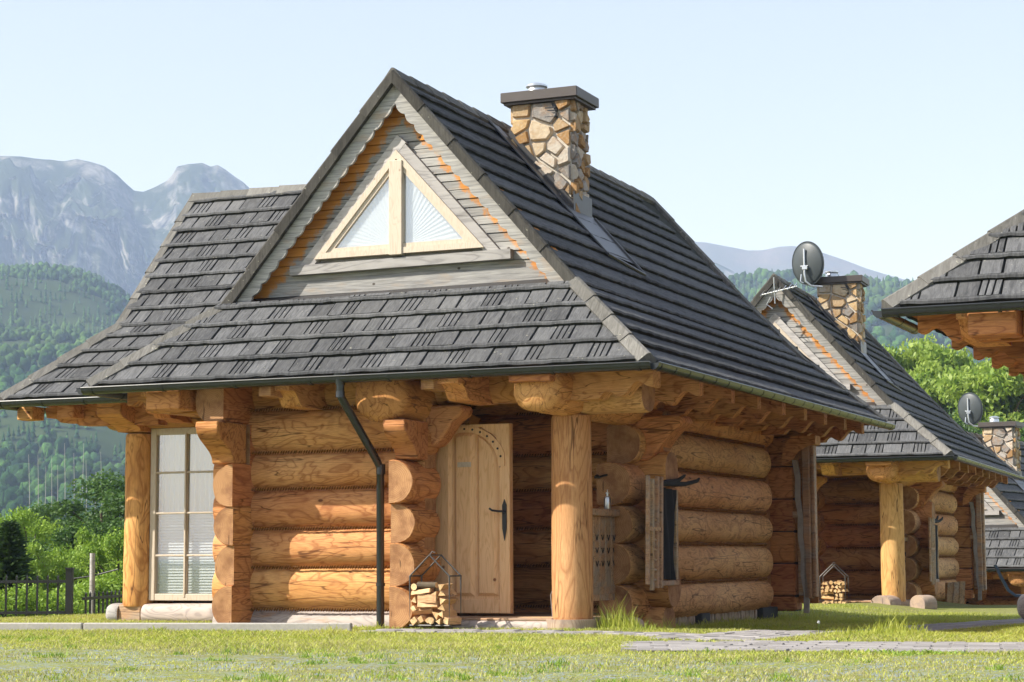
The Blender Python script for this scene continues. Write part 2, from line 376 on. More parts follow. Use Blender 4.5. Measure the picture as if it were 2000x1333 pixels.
# ---------------------------------------------------------------- log cabin
# one log: axis along local +X from 0 to L
def log_mesh(L, ry, rz, clipy=None, round0=0, round1=0, seed=0, wob=.012, end='flat', n=26, mats=None, sq=2.4):
    rs=random.Random(seed); xs=[0,.006,.03]; k=max(2,int(L/.14))
    xs+= [ .03+(L-.06)*i/k for i in range(1,k)] + [L-.03,L-.006,L]
    if round0: xs=sorted(set(xs+[round0*t for t in (.05,.15,.3,.5,.75,1)]))
    if round1: xs=sorted(set(xs+[L-round1*t for t in (.05,.15,.3,.5,.75,1)]))
    V=[];F=[];MI=[]; off=rs.uniform(0,90)
    for x in xs:
        e=1.0
        d=min(x,L-x)
        if d<.03 and end=='flat': e=1-.05*(1-d/.03)
        if round0 and x<round0: t=1-x/round0; e=min(e,max(.02,math.sqrt(max(0,1-t*t*.93))))
        if round1 and L-x<round1: t=1-(L-x)/round1; e=min(e,max(.02,math.sqrt(max(0,1-t*t*.93))))
        for i in range(n):
            a=2*math.pi*i/n; c,s_=math.cos(a),math.sin(a)
            q=(abs(c)**sq+abs(s_)**sq)**(-1/sq)
            w=1+ wob/.2*(mn.noise(Vector((x*1.3+off,c*.8,s_*.8)))+.5*mn.noise(Vector((x*5+off,c*2,s_*2))))
            y=c*q*ry*e*w; z=s_*q*rz*e*w
            if clipy is not None:
                lo,hi=clipy; y=max(lo,min(hi,y))
            V.append((x,y,z))
    m=len(xs)
    for j in range(m-1):
        for i in range(n): F.append((j*n+i,j*n+(i+1)%n,(j+1)*n+(i+1)%n,(j+1)*n+i)); MI.append(0)
    F.append(tuple(range(n-1,-1,-1))); MI.append(1 if not round0 else 0); F.append(tuple(range((m-1)*n,m*n))); MI.append(1 if not round1 else 0)
    me=bpy.data.meshes.new('log'); me.from_pydata(V,[],F)
    for mm in (mats or (m_log,m_end)): me.materials.append(mm)
    me.polygons.foreach_set('material_index',MI); me.polygons.foreach_set('use_smooth',[True]*len(F)); me.set_sharp_from_angle(angle=R(40)); me.update(); return me
LOGN=[0]
def logx(par,x0,x1,y,z0,z1,ry=.2,mats=None,**k):
    LOGN[0]+=1; me=log_mesh(x1-x0,ry,(z1-z0)/2*1.05,seed=LOGN[0],mats=mats,**k)
    return link('log',me,par,(x0,y,(z0+z1)/2))
def logy(par,y0,y1,x,z0,z1,rx=.2,mats=None,**k):
    LOGN[0]+=1; me=log_mesh(y1-y0,rx,(z1-z0)/2*1.05,seed=LOGN[0],mats=mats,**k)
    return link('log',me,par,(x,y0,(z0+z1)/2),(0,0,R(90)))   # local +Y points to -X
def ropex(par,x0,x1,y,z):
    m=MB(); n=int((x1-x0)/.03)
    for i in range(n):
        x=x0+(i+.5)*.03+random.uniform(-.004,.004); T=Matrix.Translation((x,y+random.uniform(-.006,.006),z))@Matrix.Rotation(R(28),4,'Y')
        m.add([(0,0,.024),(0,0,-.024),(.012,0,0),(-.012,0,0),(0,.02,0),(0,-.022,0)],[(0,2,4),(0,4,3),(0,3,5),(0,5,2),(1,4,2),(1,3,4),(1,5,3),(1,2,5)],0,T)
    o=m.build('chinking_rope',m_rope,par); return o
def ropey(par,y0,y1,x,z):
    o=ropex(par,y0,y1,0,0); o.location=(x,0,z); o.rotation_euler=(0,0,R(90)); return o

SF=[-.2,.179,.604,.997,1.401,1.774,2.217]      # seams of the logs that run along x
SS=[.0,.415,.834,1.222,1.645,2.06,2.47]        # seams of the logs that run along y
def ogee(y0,y1,z0,z1,n=10):     # S curve from (y0,z1) low outer to (y1,z0)
    return [(y0+(y1-y0)*t, z1+(z0-z1)*(t-.16*math.sin(2*math.pi*t))) for t in [i/n for i in range(n+1)]]
def corbel(par, x, w, y_out, y_in, z0, z1, mat, lip=.1):
    # front bracket cut to an S: nose at the top, tucked in at the bottom
    poly=[(y_out,z1),(y_out,z1-lip)]+[(y_out+(y_in-y_out)*(t-.13*math.sin(2*math.pi*t)),z1-lip+(z0-z1+lip)*t) for t in [i/12 for i in range(13)]]+[(y_in+.25,z0),(y_in+.25,z1)]
    m=MB(); b=.03
    vs=[(x-w/2,)+p for p in poly]+[(x-w/2+b,p[0]-.0,p[1]) for p in poly]
    T=Matrix(((0,1,0,0),(1,0,0,0),(0,0,1,0),(0,0,0,1)))
    m.prism(poly,x-w/2,x+w/2,0,T)
    # flip because T mirrors
    m.f=[f[::-1] for f in m.f]
    o=m.build('corbel',[mat,m_end],par,50)
    bv=o.modifiers.new('b','BEVEL'); bv.width=.06; bv.segments=4; bv.limit_method='ANGLE'; bv.angle_limit=R(50)
    return o

W=3.01; WL=3.05; WG=2.0; HE=2.475; HG=3.346; HGL=3.31; HR=5.622; YG=.834; YQ=8.79; LL=9.61
EXPO=.282
PATT=[.27,.19,.26,.062,.058,.062,.27,.22,.17,.06,.06,.3,.2,.062,.058,.06]
def tiles(par, O, U, V_, region, detailed, phase=0, name='roof_tile', single=None):
    """shingle courses on the plane O + u*U + v*V_ (v up the slope), clipped to the convex region (ccw in u,v)"""
    O=Vector(O);U=Vector(U).normalized();V_=Vector(V_).normalized();N=U.cross(V_).normalized()
    if N.z<0: N=-N
    vmin=min(p[1] for p in region); vmax=max(p[1] for p in region); umin=min(p[0] for p in region); umax=max(p[0] for p in region)
    rows=int(math.ceil((vmax-vmin)/EXPO-.05)); rs=random.Random(phase*13+5)
    def P(u,v,h): return O+U*u+V_*v+N*h
    for r in range(rows):
        v0=vmin+r*EXPO; v1=v0+EXPO+.015
        hh=lambda v: .052-.045*(v-v0)/EXPO
        # the rolled lip of the course
        lip=clip_convex([(umin-1,v0),(umax+1,v0),(umax+1,v0+.02),(umin-1,v0+.02)],region)
        row=MB()
        if lip and area(lip)>.0004:
            u0=min(p[0] for p in lip);u1=max(p[0] for p in lip); k=max(1,int((u1-u0)/.09))
            a=[]
            for i in range(k+1):
                u=u0+(u1-u0)*i/k; j=rs.uniform(-.006,.006)
                a.append([P(u,v0-.012+j,0.0),P(u,v0-.018+j,.036+j*.5),P(u,v0-.002+j,.052+j*.5),P(u,v0+.03,.046)])
            vs=[p for q in a for p in q]; fs=[]
            for i in range(k):
                fs.append((i*4,(i+1)*4,(i+1)*4+1,i*4+1))
            f2=[(i*4+q,(i+1)*4+q,(i+1)*4+q+1,i*4+q+1) for i in range(k) for q in (1,2)]
            o_=len(row.v); row.add(vs,fs,1); row.f+=[tuple(x+o_ for x in f) for f in f2]; row.mi+=[0]*len(f2)
        if not detailed:
            pl=clip_convex([(umin-1,v0),(umax+1,v0),(umax+1,v1),(umin-1,v1)],region)
            if len(pl)>2:
                row.add([P(u,v,hh(v)-.004) for u,v in pl],[tuple(range(len(pl)))])
        if row.f: row.build('roof_course',[m_tile,m_deck],par)
        if detailed:
            u=umin-rs.uniform(0,.9)-.3; i=(r*5+phase)%len(PATT)
            while u<umax:
                w=PATT[i%len(PATT)]*rs.uniform(.93,1.07); i+=1
                sk=rs.uniform(-.005,.005); g=.0115 if w>.1 else .008
                pcs=[]; 
                if w<.1:        # narrow slats come as one ribbed piece
                    uu=u
                    while True:
                        pcs.append((uu,w)); uu+=w
                        if PATT[i%len(PATT)]>=.1: break
                        w=PATT[i%len(PATT)]; i+=1
                    nu=uu
                else: pcs=[(u,w)]; nu=u+w
                m=MB(); dh=rs.uniform(-.006,.006)
                for (a0,w0) in pcs:
                    vb=v0+.022+rs.uniform(-.004,.006)
                    pl=clip_convex([(a0+g+sk,vb),(a0+w0-g+sk,vb),(a0+w0-g-sk,v1-.02),(a0+g-sk,v1-.02)],region)
                    if len(pl)<3 or area(pl)<.0006: continue
                    n=len(pl); top=[P(p[0],p[1],hh(p[1])+dh) for p in pl]; bot=[P(p[0],p[1],0) for p in pl]
                    m.add(top+bot,[tuple(range(n))]+[(q,q+n,(q+1)%n+n,(q+1)%n) for q in range(n)])
                if m.f: m.build('roof_tile',m_tile,par)
                u=nu
def caps(par, P0, P1, nA, nB, w=.11, seg=.4, lift=.06, mat=None):
    P0=Vector(P0);P1=Vector(P1);d=(P1-P0); L=d.length; d.normalize(); k=max(1,round(L/seg))
    nA=Vector(nA).normalized(); nB=Vector(nB).normalized(); nn=(nA+nB).normalized()
    a=nA.cross(d); b=nB.cross(d)
    if a.dot(nB)>0: a=-a
    if b.dot(nA)>0: b=-b
    a.normalize(); b.normalize()
    for i in range(k):
        m=MB(); s0=P0+d*(L*i/k-.015); s1=P0+d*(L*(i+1)/k+.012); l0,l1=lift+.012,lift
        rows=[]
        for s_,l in ((s0,l0),(s1,l1)):
            rows.append([s_+a*w+nA*(l*.35-.04), s_+a*w+nA*(l*.7), s_+a*.02+nn*l*1.25, s_+b*.02+nn*l*1.25, s_+b*w+nB*(l*.7), s_+b*w+nB*(l*.35-.04)])
        vs=rows[0]+rows[1]; fs=[(q,q+1,q+7,q+6) for q in range(5)]+[(5,4,3,2,1,0),(6,7,8,9,10,11)]
        m.add(vs,fs); m.build('ridge_cap',mat or m_cap,par)

def gutter(par, pts, out, seg_br=.8, br_r=.0):
    """half round gutter along pts (ends), out = horizontal outward vector"""
    m=MB(); p0,p1=Vector(pts[0]),Vector(pts[1]); out=Vector(out).normalized(); r=.062; n=10
    prof=[(-math.cos(math.pi*i/n),-math.sin(math.pi*i/n)) for i in range(n+1)]
    vs=[];fs=[]
    k=2
    for j,p in enumerate((p0,p1)):
        for rr in (r,r-.006):
            for c,s_ in prof: vs.append(p+out*(c*rr+r)+Vector((0,0,s_*rr)))
    a=n+1
    for i in range(n):
        fs.append((i,i+1,2*a+i+1,2*a+i)); fs.append((a+i,3*a+i,3*a+i+1,a+i+1))
    fs.append((0,2*a,3*a,a)); fs.append((n,a+n,3*a+n,2*a+n))
    fs.append(tuple(range(0,a))); fs.append(tuple(range(3*a-1,2*a-1,-1)))
    m.add(vs,fs)
    m.tube([p0+out*(2*r)+Vector((0,0,.003)),p1+out*(2*r)+Vector((0,0,.003))],.009,6)
    g=m.build('gutter',m_gutter,par,40)
    L=(p1-p0).length; d=(p1-p0).normalized(); q=int(L/seg_br)
    for i in range(q+1):
        c=p0+d*(.12+(L-.24)*i/max(1,q)); b=MB()
        pts_=[c+out*(cc*(r+.007)+r)+Vector((0,0,ss*(r+.007))) for cc,ss in prof]
        vs=[];fs=[]
        for p in pts_: vs+= [p-d*.014,p+d*.014]
        for t in range(n): fs.append((2*t,2*t+1,2*t+3,2*t+2))
        b.add(vs,fs); b.build('gutter_bracket',m_gutter,g,60)
    return g

WING=[]   # pieces of the side wing, left off the fourth cabin
def stones(par, O, U, V_, w, h, size, seed, cut=None, name='stone'):
    rs=random.Random(seed); O=Vector(O);U=Vector(U);V_=Vector(V_);N=U.cross(V_)
    pts=[]; tries=0
    while tries<900:
        tries+=1; p=(rs.uniform(-.02,w+.02),rs.uniform(0,h)); mind=size*rs.choice((.62,.8,1.0,1.25))
        if all(math.hypot((p[0]-q[0])*.7,(p[1]-q[1])*1.15)>.5*(mind+q[2]) for q in pts): pts.append((p[0],p[1],mind))
    for i,p in enumerate(pts):
        pl=[(0,0),(w,0),(w,h),(0,h)]
        for j,q in enumerate(pts):
            if i==j: continue
            a,b=q[0]-p[0],q[1]-p[1]; dd=math.hypot(a,b)
            if dd>size*3: continue
            wt=.5+.5*(p[2]-q[2])/(p[2]+q[2])*.5
            c=a*(p[0]+a*wt)+b*(p[1]+b*wt); pl=clip(pl,a,b,c-.013*dd)
            if len(pl)<3: break
        if len(pl)<3 or area(pl)<.0012: continue
        if cut:
            pl=clip(pl,*cut)
            if len(pl)<3 or area(pl)<.001: continue
        c=(sum(q[0] for q in pl)/len(pl),sum(q[1] for q in pl)/len(pl))
        # soften corners
        q2=[]
        for k in range(len(pl)):
            a,b,d=pl[k-1],pl[k],pl[(k+1)%len(pl)]
            q2.append((b[0]+(a[0]-b[0])*.07,b[1]+(a[1]-b[1])*.07)); q2.append((b[0]+(d[0]-b[0])*.07,b[1]+(d[1]-b[1])*.07))
        pl=q2; n=len(pl); hgt=rs.uniform(.03,.065); m=MB()
        f=[O+U*a+V_*b for a,b in pl]
        mid=[O+U*(c[0]+(a-c[0])*.97)+V_*(c[1]+(b-c[1])*.97)+N*(hgt*.6) for a,b in pl]
        t=[O+U*(c[0]+(a-c[0])*.86)+V_*(c[1]+(b-c[1])*.86)+N*(hgt+rs.uniform(-.006,.006)) for a,b in pl]
        m.add(f+mid+t,[(k,(k+1)%n,(k+1)%n+n,k+n) for k in range(n)]+[(k+n,(k+1)%n+n,(k+1)%n+2*n,k+2*n) for k in range(n)]+[tuple(range(2*n,3*n))])
        m.build('stone',m_stone,par,30)

def build_cabin():
    c=empty('log_cabin')
    # ---- front wall (logs along x), sits left of the porch
    for i in range(6):
        z0,z1=SF[i],SF[i+1]; mt=(m_log_w,m_endg) if i==0 else (m_log,m_end)
        if i==0: z0=-.23
        logx(c,-2.02 if i<5 else -1.9,.42+random.uniform(-.02,.02),.92,z0,z1,.215,mats=mt,clipy=(-.3,.04))
        if 0<i: ropex(c,-1.66,.14,.735,SF[i])
    ropex(c,-1.66,.14,.75,2.217)
    logx(c,-2.0,2.05,.95,2.217,2.62,.17,mats=(m_log,m_end))          # plate over wall and porch
    # ---- side walls (logs along y)
    def stack(x,flat,y1,tone,y0=.36,ends=None):
        for i in range(5):
            mt=tone
            a=y0+random.uniform(-.03,.03)
            if i==4: a=y0+.32
            logy(c,a,y1,x,SS[i],SS[i+1],.22 if x<0 else .25,mats=mt,clipy=flat,sq=2.1)
    # left stack: flat on its right side (local +Y is -X)
    stack(-1.58,(-.02,.3),7.4,(m_log_red,m_end))
    stack(.23,(-.4,.02),.98,(m_log_red,m_end))
    for i in range(5): logy(c,2.1,2.9,.23,SS[i],SS[i+1],.22,mats=(m_log_red,m_end))
    # porch back wall
    for i in range(6):
        z0,z1=SF[i],SF[i+1]
        if i==0: z0=-.2
        logx(c,.2,2.30+random.uniform(-.04,.04),2.68,z0,z1,.215,mats=(m_log_red if i%2 else m_log,m_end))
        if i: ropex(c,.64,1.76,2.49,SF[i])
    ropex(c,.64,1.76,2.5,2.217)
    logx(c,.1,2.2,2.7,2.217,2.62,.2,mats=(m_log_red,m_end))
    m=MB(); m.box(-.1,2.2,1.0,2.9,2.50,2.52); m.build('porch_ceiling',m_soffit,c)
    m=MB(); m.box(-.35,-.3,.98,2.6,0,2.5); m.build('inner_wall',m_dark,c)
    # right side wall, its front ends show beside the porch, rear ends are rounded
    for i in range(5):
        a=2.02+random.uniform(-.04,.04)
        if i==4: a=2.3
        logy(c,a,7.38,1.86,SS[i]+(.02 if i==0 else 0),SS[i+1],.26,mats=(m_log2,m_end),round1=.22,clipy=(-.4,.11))
        if i>=0: ropey(c,2.9,7.15,2.045,SS[i+1])
    logy(c,.3,7.4,1.9,2.06,2.5,.21,mats=(m_log,m_end),end='flat')       # plate log over the porch post
    # left wall plate and the porch-left beam end
    logy(c,.22,4.6,-1.72,2.06,2.5,.22,mats=(m_log_red,m_end),clipy=(-.12,.3))
    # big round beam head above the porch edge
    m=MB(); prof=[]
    hd=log_mesh(.95,.285,.25,seed=77,mats=(m_log_red,m_end),wob=.02,round0=.10,sq=2.6); link('beam_head',hd,c,(.2,.12,2.26),(0,0,R(90)))
    hd=log_mesh(1.2,.25,.22,seed=78,mats=(m_log,m_end),wob=.02,round0=.12); link('beam_head',hd,c,(1.88,.02,2.27),(0,0,R(90)))
    m=MB(); m.bbox(1.66,2.08,-.06,.1,2.32,2.42,.008); m.build('wooden_block',m_log_red,c)
    # corbels under the plate
    corbel(c,-1.70,.26,.06,.38,1.655,2.07,m_log_red,.05)
    corbel(c,.36,.24,.14,.42,1.655,2.03,m_log_red,.05)
    # carved x-running bracket beside the door
    def brx(x0,x1,y0,y1,z0,z1,mt,tip=.11):
        n=10; top=z1; cur=[(x0+(x1-x0)*t, z0+(z1-tip-z0)*(t**1.2)-.03*math.sin(2*math.pi*t)) for t in [i/n for i in range(n+1)]]
        poly=[(x0-.3,z0)]+cur+[(x1+.03,z1-tip*.5),(x1,z1),(x0-.3,z1)]
        mm=MB(); mm.prism(poly,y0,y1); o=mm.build('bracket',[mt],c,50)
        bv=o.modifiers.new('b','BEVEL'); bv.width=.025; bv.segments=2; bv.limit_method='ANGLE'; bv.angle_limit=R(50); return o
    brx(.45,.80,.74,1.0,1.79,2.2,m_log)
    brx(2.08,2.5,2.46,2.82,1.68,2.15,m_log_red)
    # right corner: x-running nose over the porch post
    nose=log_mesh(.95,.2,.2,seed=91,mats=(m_log2,m_end)); link('beam_head',nose,c,(1.75,.92,2.27))
    # ---- porch
    post=log_mesh(1.96,.195,.195,seed=5,mats=(m_post,m_end),wob=.008,sq=2.1); link('porch_post',post,c,(1.9,.92,.1),(0,R(-90),0))
    m=MB(); m.tube([(1.9,.9,-.1),(1.9,.9,.10)],.25,18); m.build('post_base',[m_endg],c,40)
    m=MB(); m.bbox(.2,2.05,1.02,2.5,.04,.115,.01); m.build('porch_floor',m_rail,c)
    me=log_mesh(1.12,.11,.09,seed=21,mats=(m_log_w,m_endg),sq=4); link('step',me,c,(.62,.86,.0))
    m=MB(); m.bbox(.64,1.74,.78,1.0,.082,.108,.008); m.build('threshold_board',m_rail,c)
    # railing between post and corner
    rl=empty('railing'); rl.parent=c
    m=MB(); m.bbox(1.78,1.98,1.12,2.2,1.10,1.17,.01); m.build('top_rail',m_rail,rl)
    m=MB(); m.bbox(1.86,1.93,1.12,2.16,.32,.40,.008); m.build('bottom_rail',m_rail,rl)
    for k in range(6):
        y0=1.12+k*.163; m=MB(); m.bbox(1.9,1.925,y0,y0+.15,.26,1.1,.006)
        o=m.build('baluster_board',m_rail,rl)
        m=MB()
        for q in range(3):
            z=.86-q*.13
            for s_ in (-1,1): m.tube([(1.927,y0+.075,z),(1.928,y0+.075+s_*.02,z+.03),(1.927,y0+.075+s_*.032,z+.055)],.006,5)
        m.build('carving',m_iron,o)
    m=MB(); m.bbox(1.89,1.95,2.1,2.17,.1,1.1,.006); m.build('rail_post',m_rail,rl)
    # ---- door
    d=empty('door',(.65,1.2,0)); d.parent=c        # the leaf stands open, hinged at the log ends
    m=MB(); m.bbox(-.42,.49,0,.05,.14,2.03,.004); m.build('door_slab',m_door,d)
    xc,rad,zb,zt=0,.375,.31,1.60
    def inset(x0,x1,y0,y1,b=.02):
        n=8; poly=[(x0,zb)]+[(x0+(x1-x0)*k/n, zt+math.sqrt(max(0,rad*rad-(x0+(x1-x0)*k/n-xc)**2))*.93) for k in range(n+1)]+[(x1,zb)]
        poly=poly[::-1]; n=len(poly); ctr=((x0+x1)/2,1.1)
        def sh(p): return (p[0]+(b if p[0]<ctr[0] else -b)*min(1,abs(p[0]-ctr[0])/(x1-x0)*2), p[1]+(b if p[1]<ctr[1] else -b))
        vs=[(p[0],y0,p[1]) for p in poly]+[(sh(p)[0],y1,sh(p)[1]) for p in poly]
        m=MB(); m.add(vs,[tuple(range(n,2*n))]+[(k,k+n,(k+1)%n+n,(k+1)%n) for k in range(n)])
        m.f=[f[::-1] for f in m.f]; return m.build('door_panel',m_door,d)
    for x0,x1 in ((-.375,-.15),(-.14,.10),(.112,.36)): inset(x0+.008,x1-.008,-.001,-.031,.034)
    m=MB(); m.bbox(.375,.49,-.035,0,.142,2.028,.006); m.build('door_stile',m_door,d)
    m=MB(); m.bbox(-.42,.374,-.035,0,.142,.285,.006); m.build('door_rail',m_door,d)
    arch=[(xc+(rad-.005)*math.cos(a),zt+(rad+.005)*.93*math.sin(a)) for a in [math.pi*i/20 for i in range(21)]]
    rim=[(xc+(rad+.085)*math.cos(a),zt+(rad+.06)*.95*math.sin(a)) for a in [math.pi*(1-i/20) for i in range(21)]]
    m=MB()
    for k in range(20):
        cl=lambda p:(max(-.42,min(p[0],.374)) if p[0]<0 else min(p[0],.44),p[1])
        m.prism([cl(arch[k]),cl(rim[20-k]),cl(rim[19-k]),cl(arch[k+1])],-.048,-.001)
    m.build('door_arch',m_door,d)
    m=MB(); poly=[(-.42,2.025),(.374,2.025),(.41,1.66),(.385,1.72),(.40,1.80),(.35,1.86),(.345,1.92),(.25,1.95),(.19,2.0),(.09,1.985),(0,2.015),(-.09,1.985),(-.19,2.0),(-.25,1.95),(-.345,1.92),(-.35,1.86),(-.40,1.80),(-.42,1.72)]
    m.prism(poly,-.0375,-.002); m.build('door_spandrel',m_door,d)
    m=MB()
    for k in range(13):
        a=R(15+k*12.5); x,z=xc+(rad+.037)*math.cos(a),zt+(rad+.032)*.94*math.sin(a)
        if abs(x)<.41: m.tube([(x,-.047,z),(x,-.0505,z)],.012,8)
    m.build('door_dot',m_dark,d)
    m=MB(); m.bbox(-.085,.065,-.036,-.026,1.60,1.65,.003); m.build('door_plate',m_frame,d)
    h=MB(); h.prism([(.435,1.27),(.458,1.21),(.458,.98),(.447,.92),(.435,.86),(.423,.92),(.412,.98),(.412,1.21)],-.048,-.036); hp=h.build('door_handle_plate',m_iron,d)
    h=MB(); h.tube([(.435,-.045,1.15),(.435,-.10,1.15),(.40,-.11,1.15),(.33,-.11,1.16),(.30,-.11,1.18)],.011,8); h.build('door_handle',m_iron,hp)
    # ---- left bay with the tall window
    b0=set(c.children)
    post=log_mesh(1.93,.165,.165,seed=8,mats=(m_log,m_end),wob=.01,sq=2.1); link('bay_post',post,c,(-3.77,1.98,.17),(0,R(-90),0))
    me=log_mesh(1.02,.16,.115,seed=31,mats=(m_log_w,m_endg),round0=.04,sq=3); link('sill_log',me,c,(-3.66,1.98,.09))
    me=log_mesh(.2,.16,.115,seed=32,mats=(m_grey,m_endg),round0=.1,sq=3); link('sill_log',me,c,(-4.15,1.98,.09))
    m=MB(); m.bbox(-3.95,-3.66,1.86,2.14,-.05,.19,.01); m.build('post_base',m_rail,c)
    def framebars(par,x0,x1,z0,z1,w,y0,y1,mat,name='frame'):
        m=MB(); m.bbox(x0,x0+w,y0,y1,z0,z1,.006); m.bbox(x1-w,x1,y0,y1,z0,z1,.006)
        m.bbox(x0+w,x1-w,y0+.002,y1,z0,z0+w,.006); m.bbox(x0+w,x1-w,y0+.002,y1,z1-w,z1,.006); return m.build(name,mat,par)
    for (a,b) in ((-3.6,-2.67),(-2.66,-1.9)):
        w_=empty('window'); w_.parent=c
        framebars(w_,a,b,.235,2.16,.075,1.93,2.0,m_frame,'outer_frame')
        xm=(a+b)/2+.0; 
        m=MB(); m.bbox(xm-.02,xm+.02,1.945,1.985,.31,2.085,.005); m.build('mullion',m_frame,w_)
        for z in (.735,1.205,1.66):
            m=MB(); m.bbox(a+.06,b-.06,1.937,1.955,z-.011,z+.011,.004); m.build('muntin',m_frame,w_)
        m=MB(); m.bbox(xm-.012,xm+.012,1.925,1.944,.27,2.12,.004); m.build('muntin',m_frame,w_)
        m=MB(); m.box(a+.07,b-.07,1.965,1.97,.3,2.09); m.build('pane',m_glass,w_)
        m=MB(); 
        for k in range(28):
            z=.315+k*.032; m.add([(a+.08,2.02,z),(b-.08,2.02,z),(b-.08,2.034,z+.024),(a+.08,2.034,z+.024)],[(0,1,2,3)])
        m.build('venetian_blind',m_blind,w_)
        m=MB(); vs=[];n=60
        for k in range(n+1):
            x=a+.05+(b-a-.1)*k/n; y=2.09+.016*math.sin(k*1.3); vs+=[(x,y,.32),(x,y,2.12)]
        m.add(vs,[(2*k,2*k+2,2*k+3,2*k+1) for k in range(n)]); m.build('curtain',m_blind,w_,60)
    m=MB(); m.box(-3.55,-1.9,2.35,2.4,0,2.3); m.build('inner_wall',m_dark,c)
    logx(c,-4.15,-1.7,1.98,2.17,2.56,.2,mats=(m_log_red,m_end))
    corbel(c,-3.77,.32,1.35,1.75,2.12,2.44,m_log_red,.14)
    # outer left wall of the wing, simple logs
    for i in range(6):
        logy(c,2.15,5.1,-3.9,SS[i],SS[i+1],.2,mats=(m_log,m_end))
    WING.extend([o for o in c.children if o not in b0])
    # rear wall & rear corner bay (right)
    for i in range(6):
        z0,z1=SF[i],SF[i+1]; logx(c,-1.9,2.0,7.3,z0,z1,.2,mats=(m_log_red,m_end))
    for i in range(6):
        m=MB(); a,b=(0,.19,.6,1.0,1.41,1.82,2.2)[i],(0,.19,.6,1.0,1.41,1.82,2.2)[i+1]
        m.bbox(1.7,2.31,7.52,7.82,a+.008,b-.006,.02); m.build('hewn_log',m_log_red,c)
    m=MB(); m.box(1.75,2.3,7.54,7.8,0.0,2.2); m.build('corner_core',m_dark,c)
    tb=MB(); lx=2.30; pl=[]
    for k in range(9):
        z=1.9-k*.24; pl.append((lx+.02+.11*(k/8)+ (.012*((k%2)*2-1)),z))
    vs=[];fs=[]
    for x,z in pl: vs+=[(x,7.46,z),(x+.07,7.46,z),(x+.07,7.5,z),(x,7.5,z)]
    for k in range(8):
        for q in range(4): fs.append((4*k+q,4*k+(q+1)%4,4*k+4+(q+1)%4,4*k+4+q))
    fs+= [(0,1,2,3),(32,35,34,33)]
    tb.add(vs,[f[::-1] for f in fs]); tb.build('trim_board',m_trimw,c)
    m=MB(); m.prism([(2.18,1.84),(2.25,1.86),(2.32,1.9),(2.40,2.0),(2.52,2.07),(2.62,2.09),(2.62,2.2),(2.3,2.2),(2.2,2.05)],7.44,7.7); m.build('bracket',m_log,c)
    m=MB(); m.bbox(2.43,2.53,7.46,7.6,.16,2.1,.012); m.bbox(2.53,2.58,7.5,7.62,.18,2.09,.012); m.build('bay_post',m_rail,c)
    m=MB(); m.bbox(2.35,2.41,7.50,7.56,.2,1.17,.005); m.bbox(2.30,2.46,7.47,7.53,1.17,1.25,.005); m.build('side_ladder_frame',m_rail,c)
    m=MB(); m.box(2.3,2.55,7.7,7.74,.1,2.1); m.build('bay_panel',m_log_red,c)
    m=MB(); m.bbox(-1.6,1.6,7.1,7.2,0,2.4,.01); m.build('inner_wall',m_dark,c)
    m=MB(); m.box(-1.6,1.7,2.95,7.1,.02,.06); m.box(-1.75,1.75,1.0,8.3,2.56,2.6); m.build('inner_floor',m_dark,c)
    # ---- rafters: ogee tails along the right eave, a few at the front and left
    def tail(x_in,x_out,y,t,z0,slope_end,mt):
        n=44; low=[]
        for k in range(n+1):
            s_=k/n; x=x_in+(x_out-x_in)*s_
            if s_<.45: z=z0
            else:
                q=(s_-.45)/.55; z=z0+.15*q+.045*math.sin(q*3.6*math.pi)
            low.append((x,z))
        top=[(x_out+.01,z0+.24),(x_in,z0+.24+(x_out-x_in)*.80)]
        top=[(x_out,2.475-.03),(x_in,2.475-.03+(W-x_in)*.80)]
        if y<1: top=[(x_out,2.445),(2.35,2.76),(x_in,2.76)]
        poly=low+top
        m=MB(); m.prism(poly,y-t/2,y+t/2); return m
    for y in (.50,1.95,3.02,4.0,5.0,5.95,6.9,7.9,8.85):
        if y==.5:
            m=tail(1.95,2.93,y,.22,2.17,0,m_log)
        else: m=tail(1.95,2.90,y,.14,2.19,0,m_log)
        o=m.build('rafter_tail',m_log,c,40)
    # left eave tails (seen under the fourth cabin)
    for y in (.50,1.95,3.02,4.0,5.0,5.95,6.9,7.9,8.85):
        m=tail(1.95,2.90,y,.14,2.19,0,m_log); m.v=[(-a,b,z) for a,b,z in m.v]; m.f=[f[::-1] for f in m.f]
        if y>1: WING.append(0)
        m.build('rafter_tail',m_log_red,c,40)
    # front tails: run along y
    def ftail(x,wd,y_out,y_in,z0,mt):
        poly=[(y_out,2.43),(y_out,z0+.15)]+[(y_out+.04+(.28)*t, z0+.15-.15*t+.03*math.sin(2*math.pi*t)) for t in [i/6 for i in range(7)]]+[(y_in,z0),(y_in,2.43+(min(y_in,.9)-y_out)*.75)]
        m=MB(); m.prism([(p[0],p[1]) for p in poly],-wd/2,wd/2)
        o=m.build('rafter_tail',mt,c,40,loc=(x,0,0),rot=(0,0,R(90))); return o
    for x in (-2.35,-.86,.98): ftail(x,.22 if x>-2 else .3,.06,1.0,2.2,m_log)
    for x in (-.98,.80): 
        m=MB(); m.bbox(x-.07,x+.07,-.02,.3,2.29,2.40,.006); m.build('wooden_block',m_end,c)
    m=MB(); m.bbox(-2.4,-2.0,.02,.35,2.2,2.42,.012); m.build('wooden_block',m_log_red,c)
    # board under the eaves
    m=MB(); th=.02
    sof=lambda poly: m.add(poly,[tuple(range(len(poly)))])
    sof([(-WL+.05,.05,2.445),(W-.05,.05,2.445),(WG,YG+.1,3.28),(-WG,YG+.1,3.28)])
    sof([(W-.05,.05,2.445),(W-.05,LL-.05,2.445),(WG-.1,LL-.8,3.3),(WG-.1,YG,3.3)])
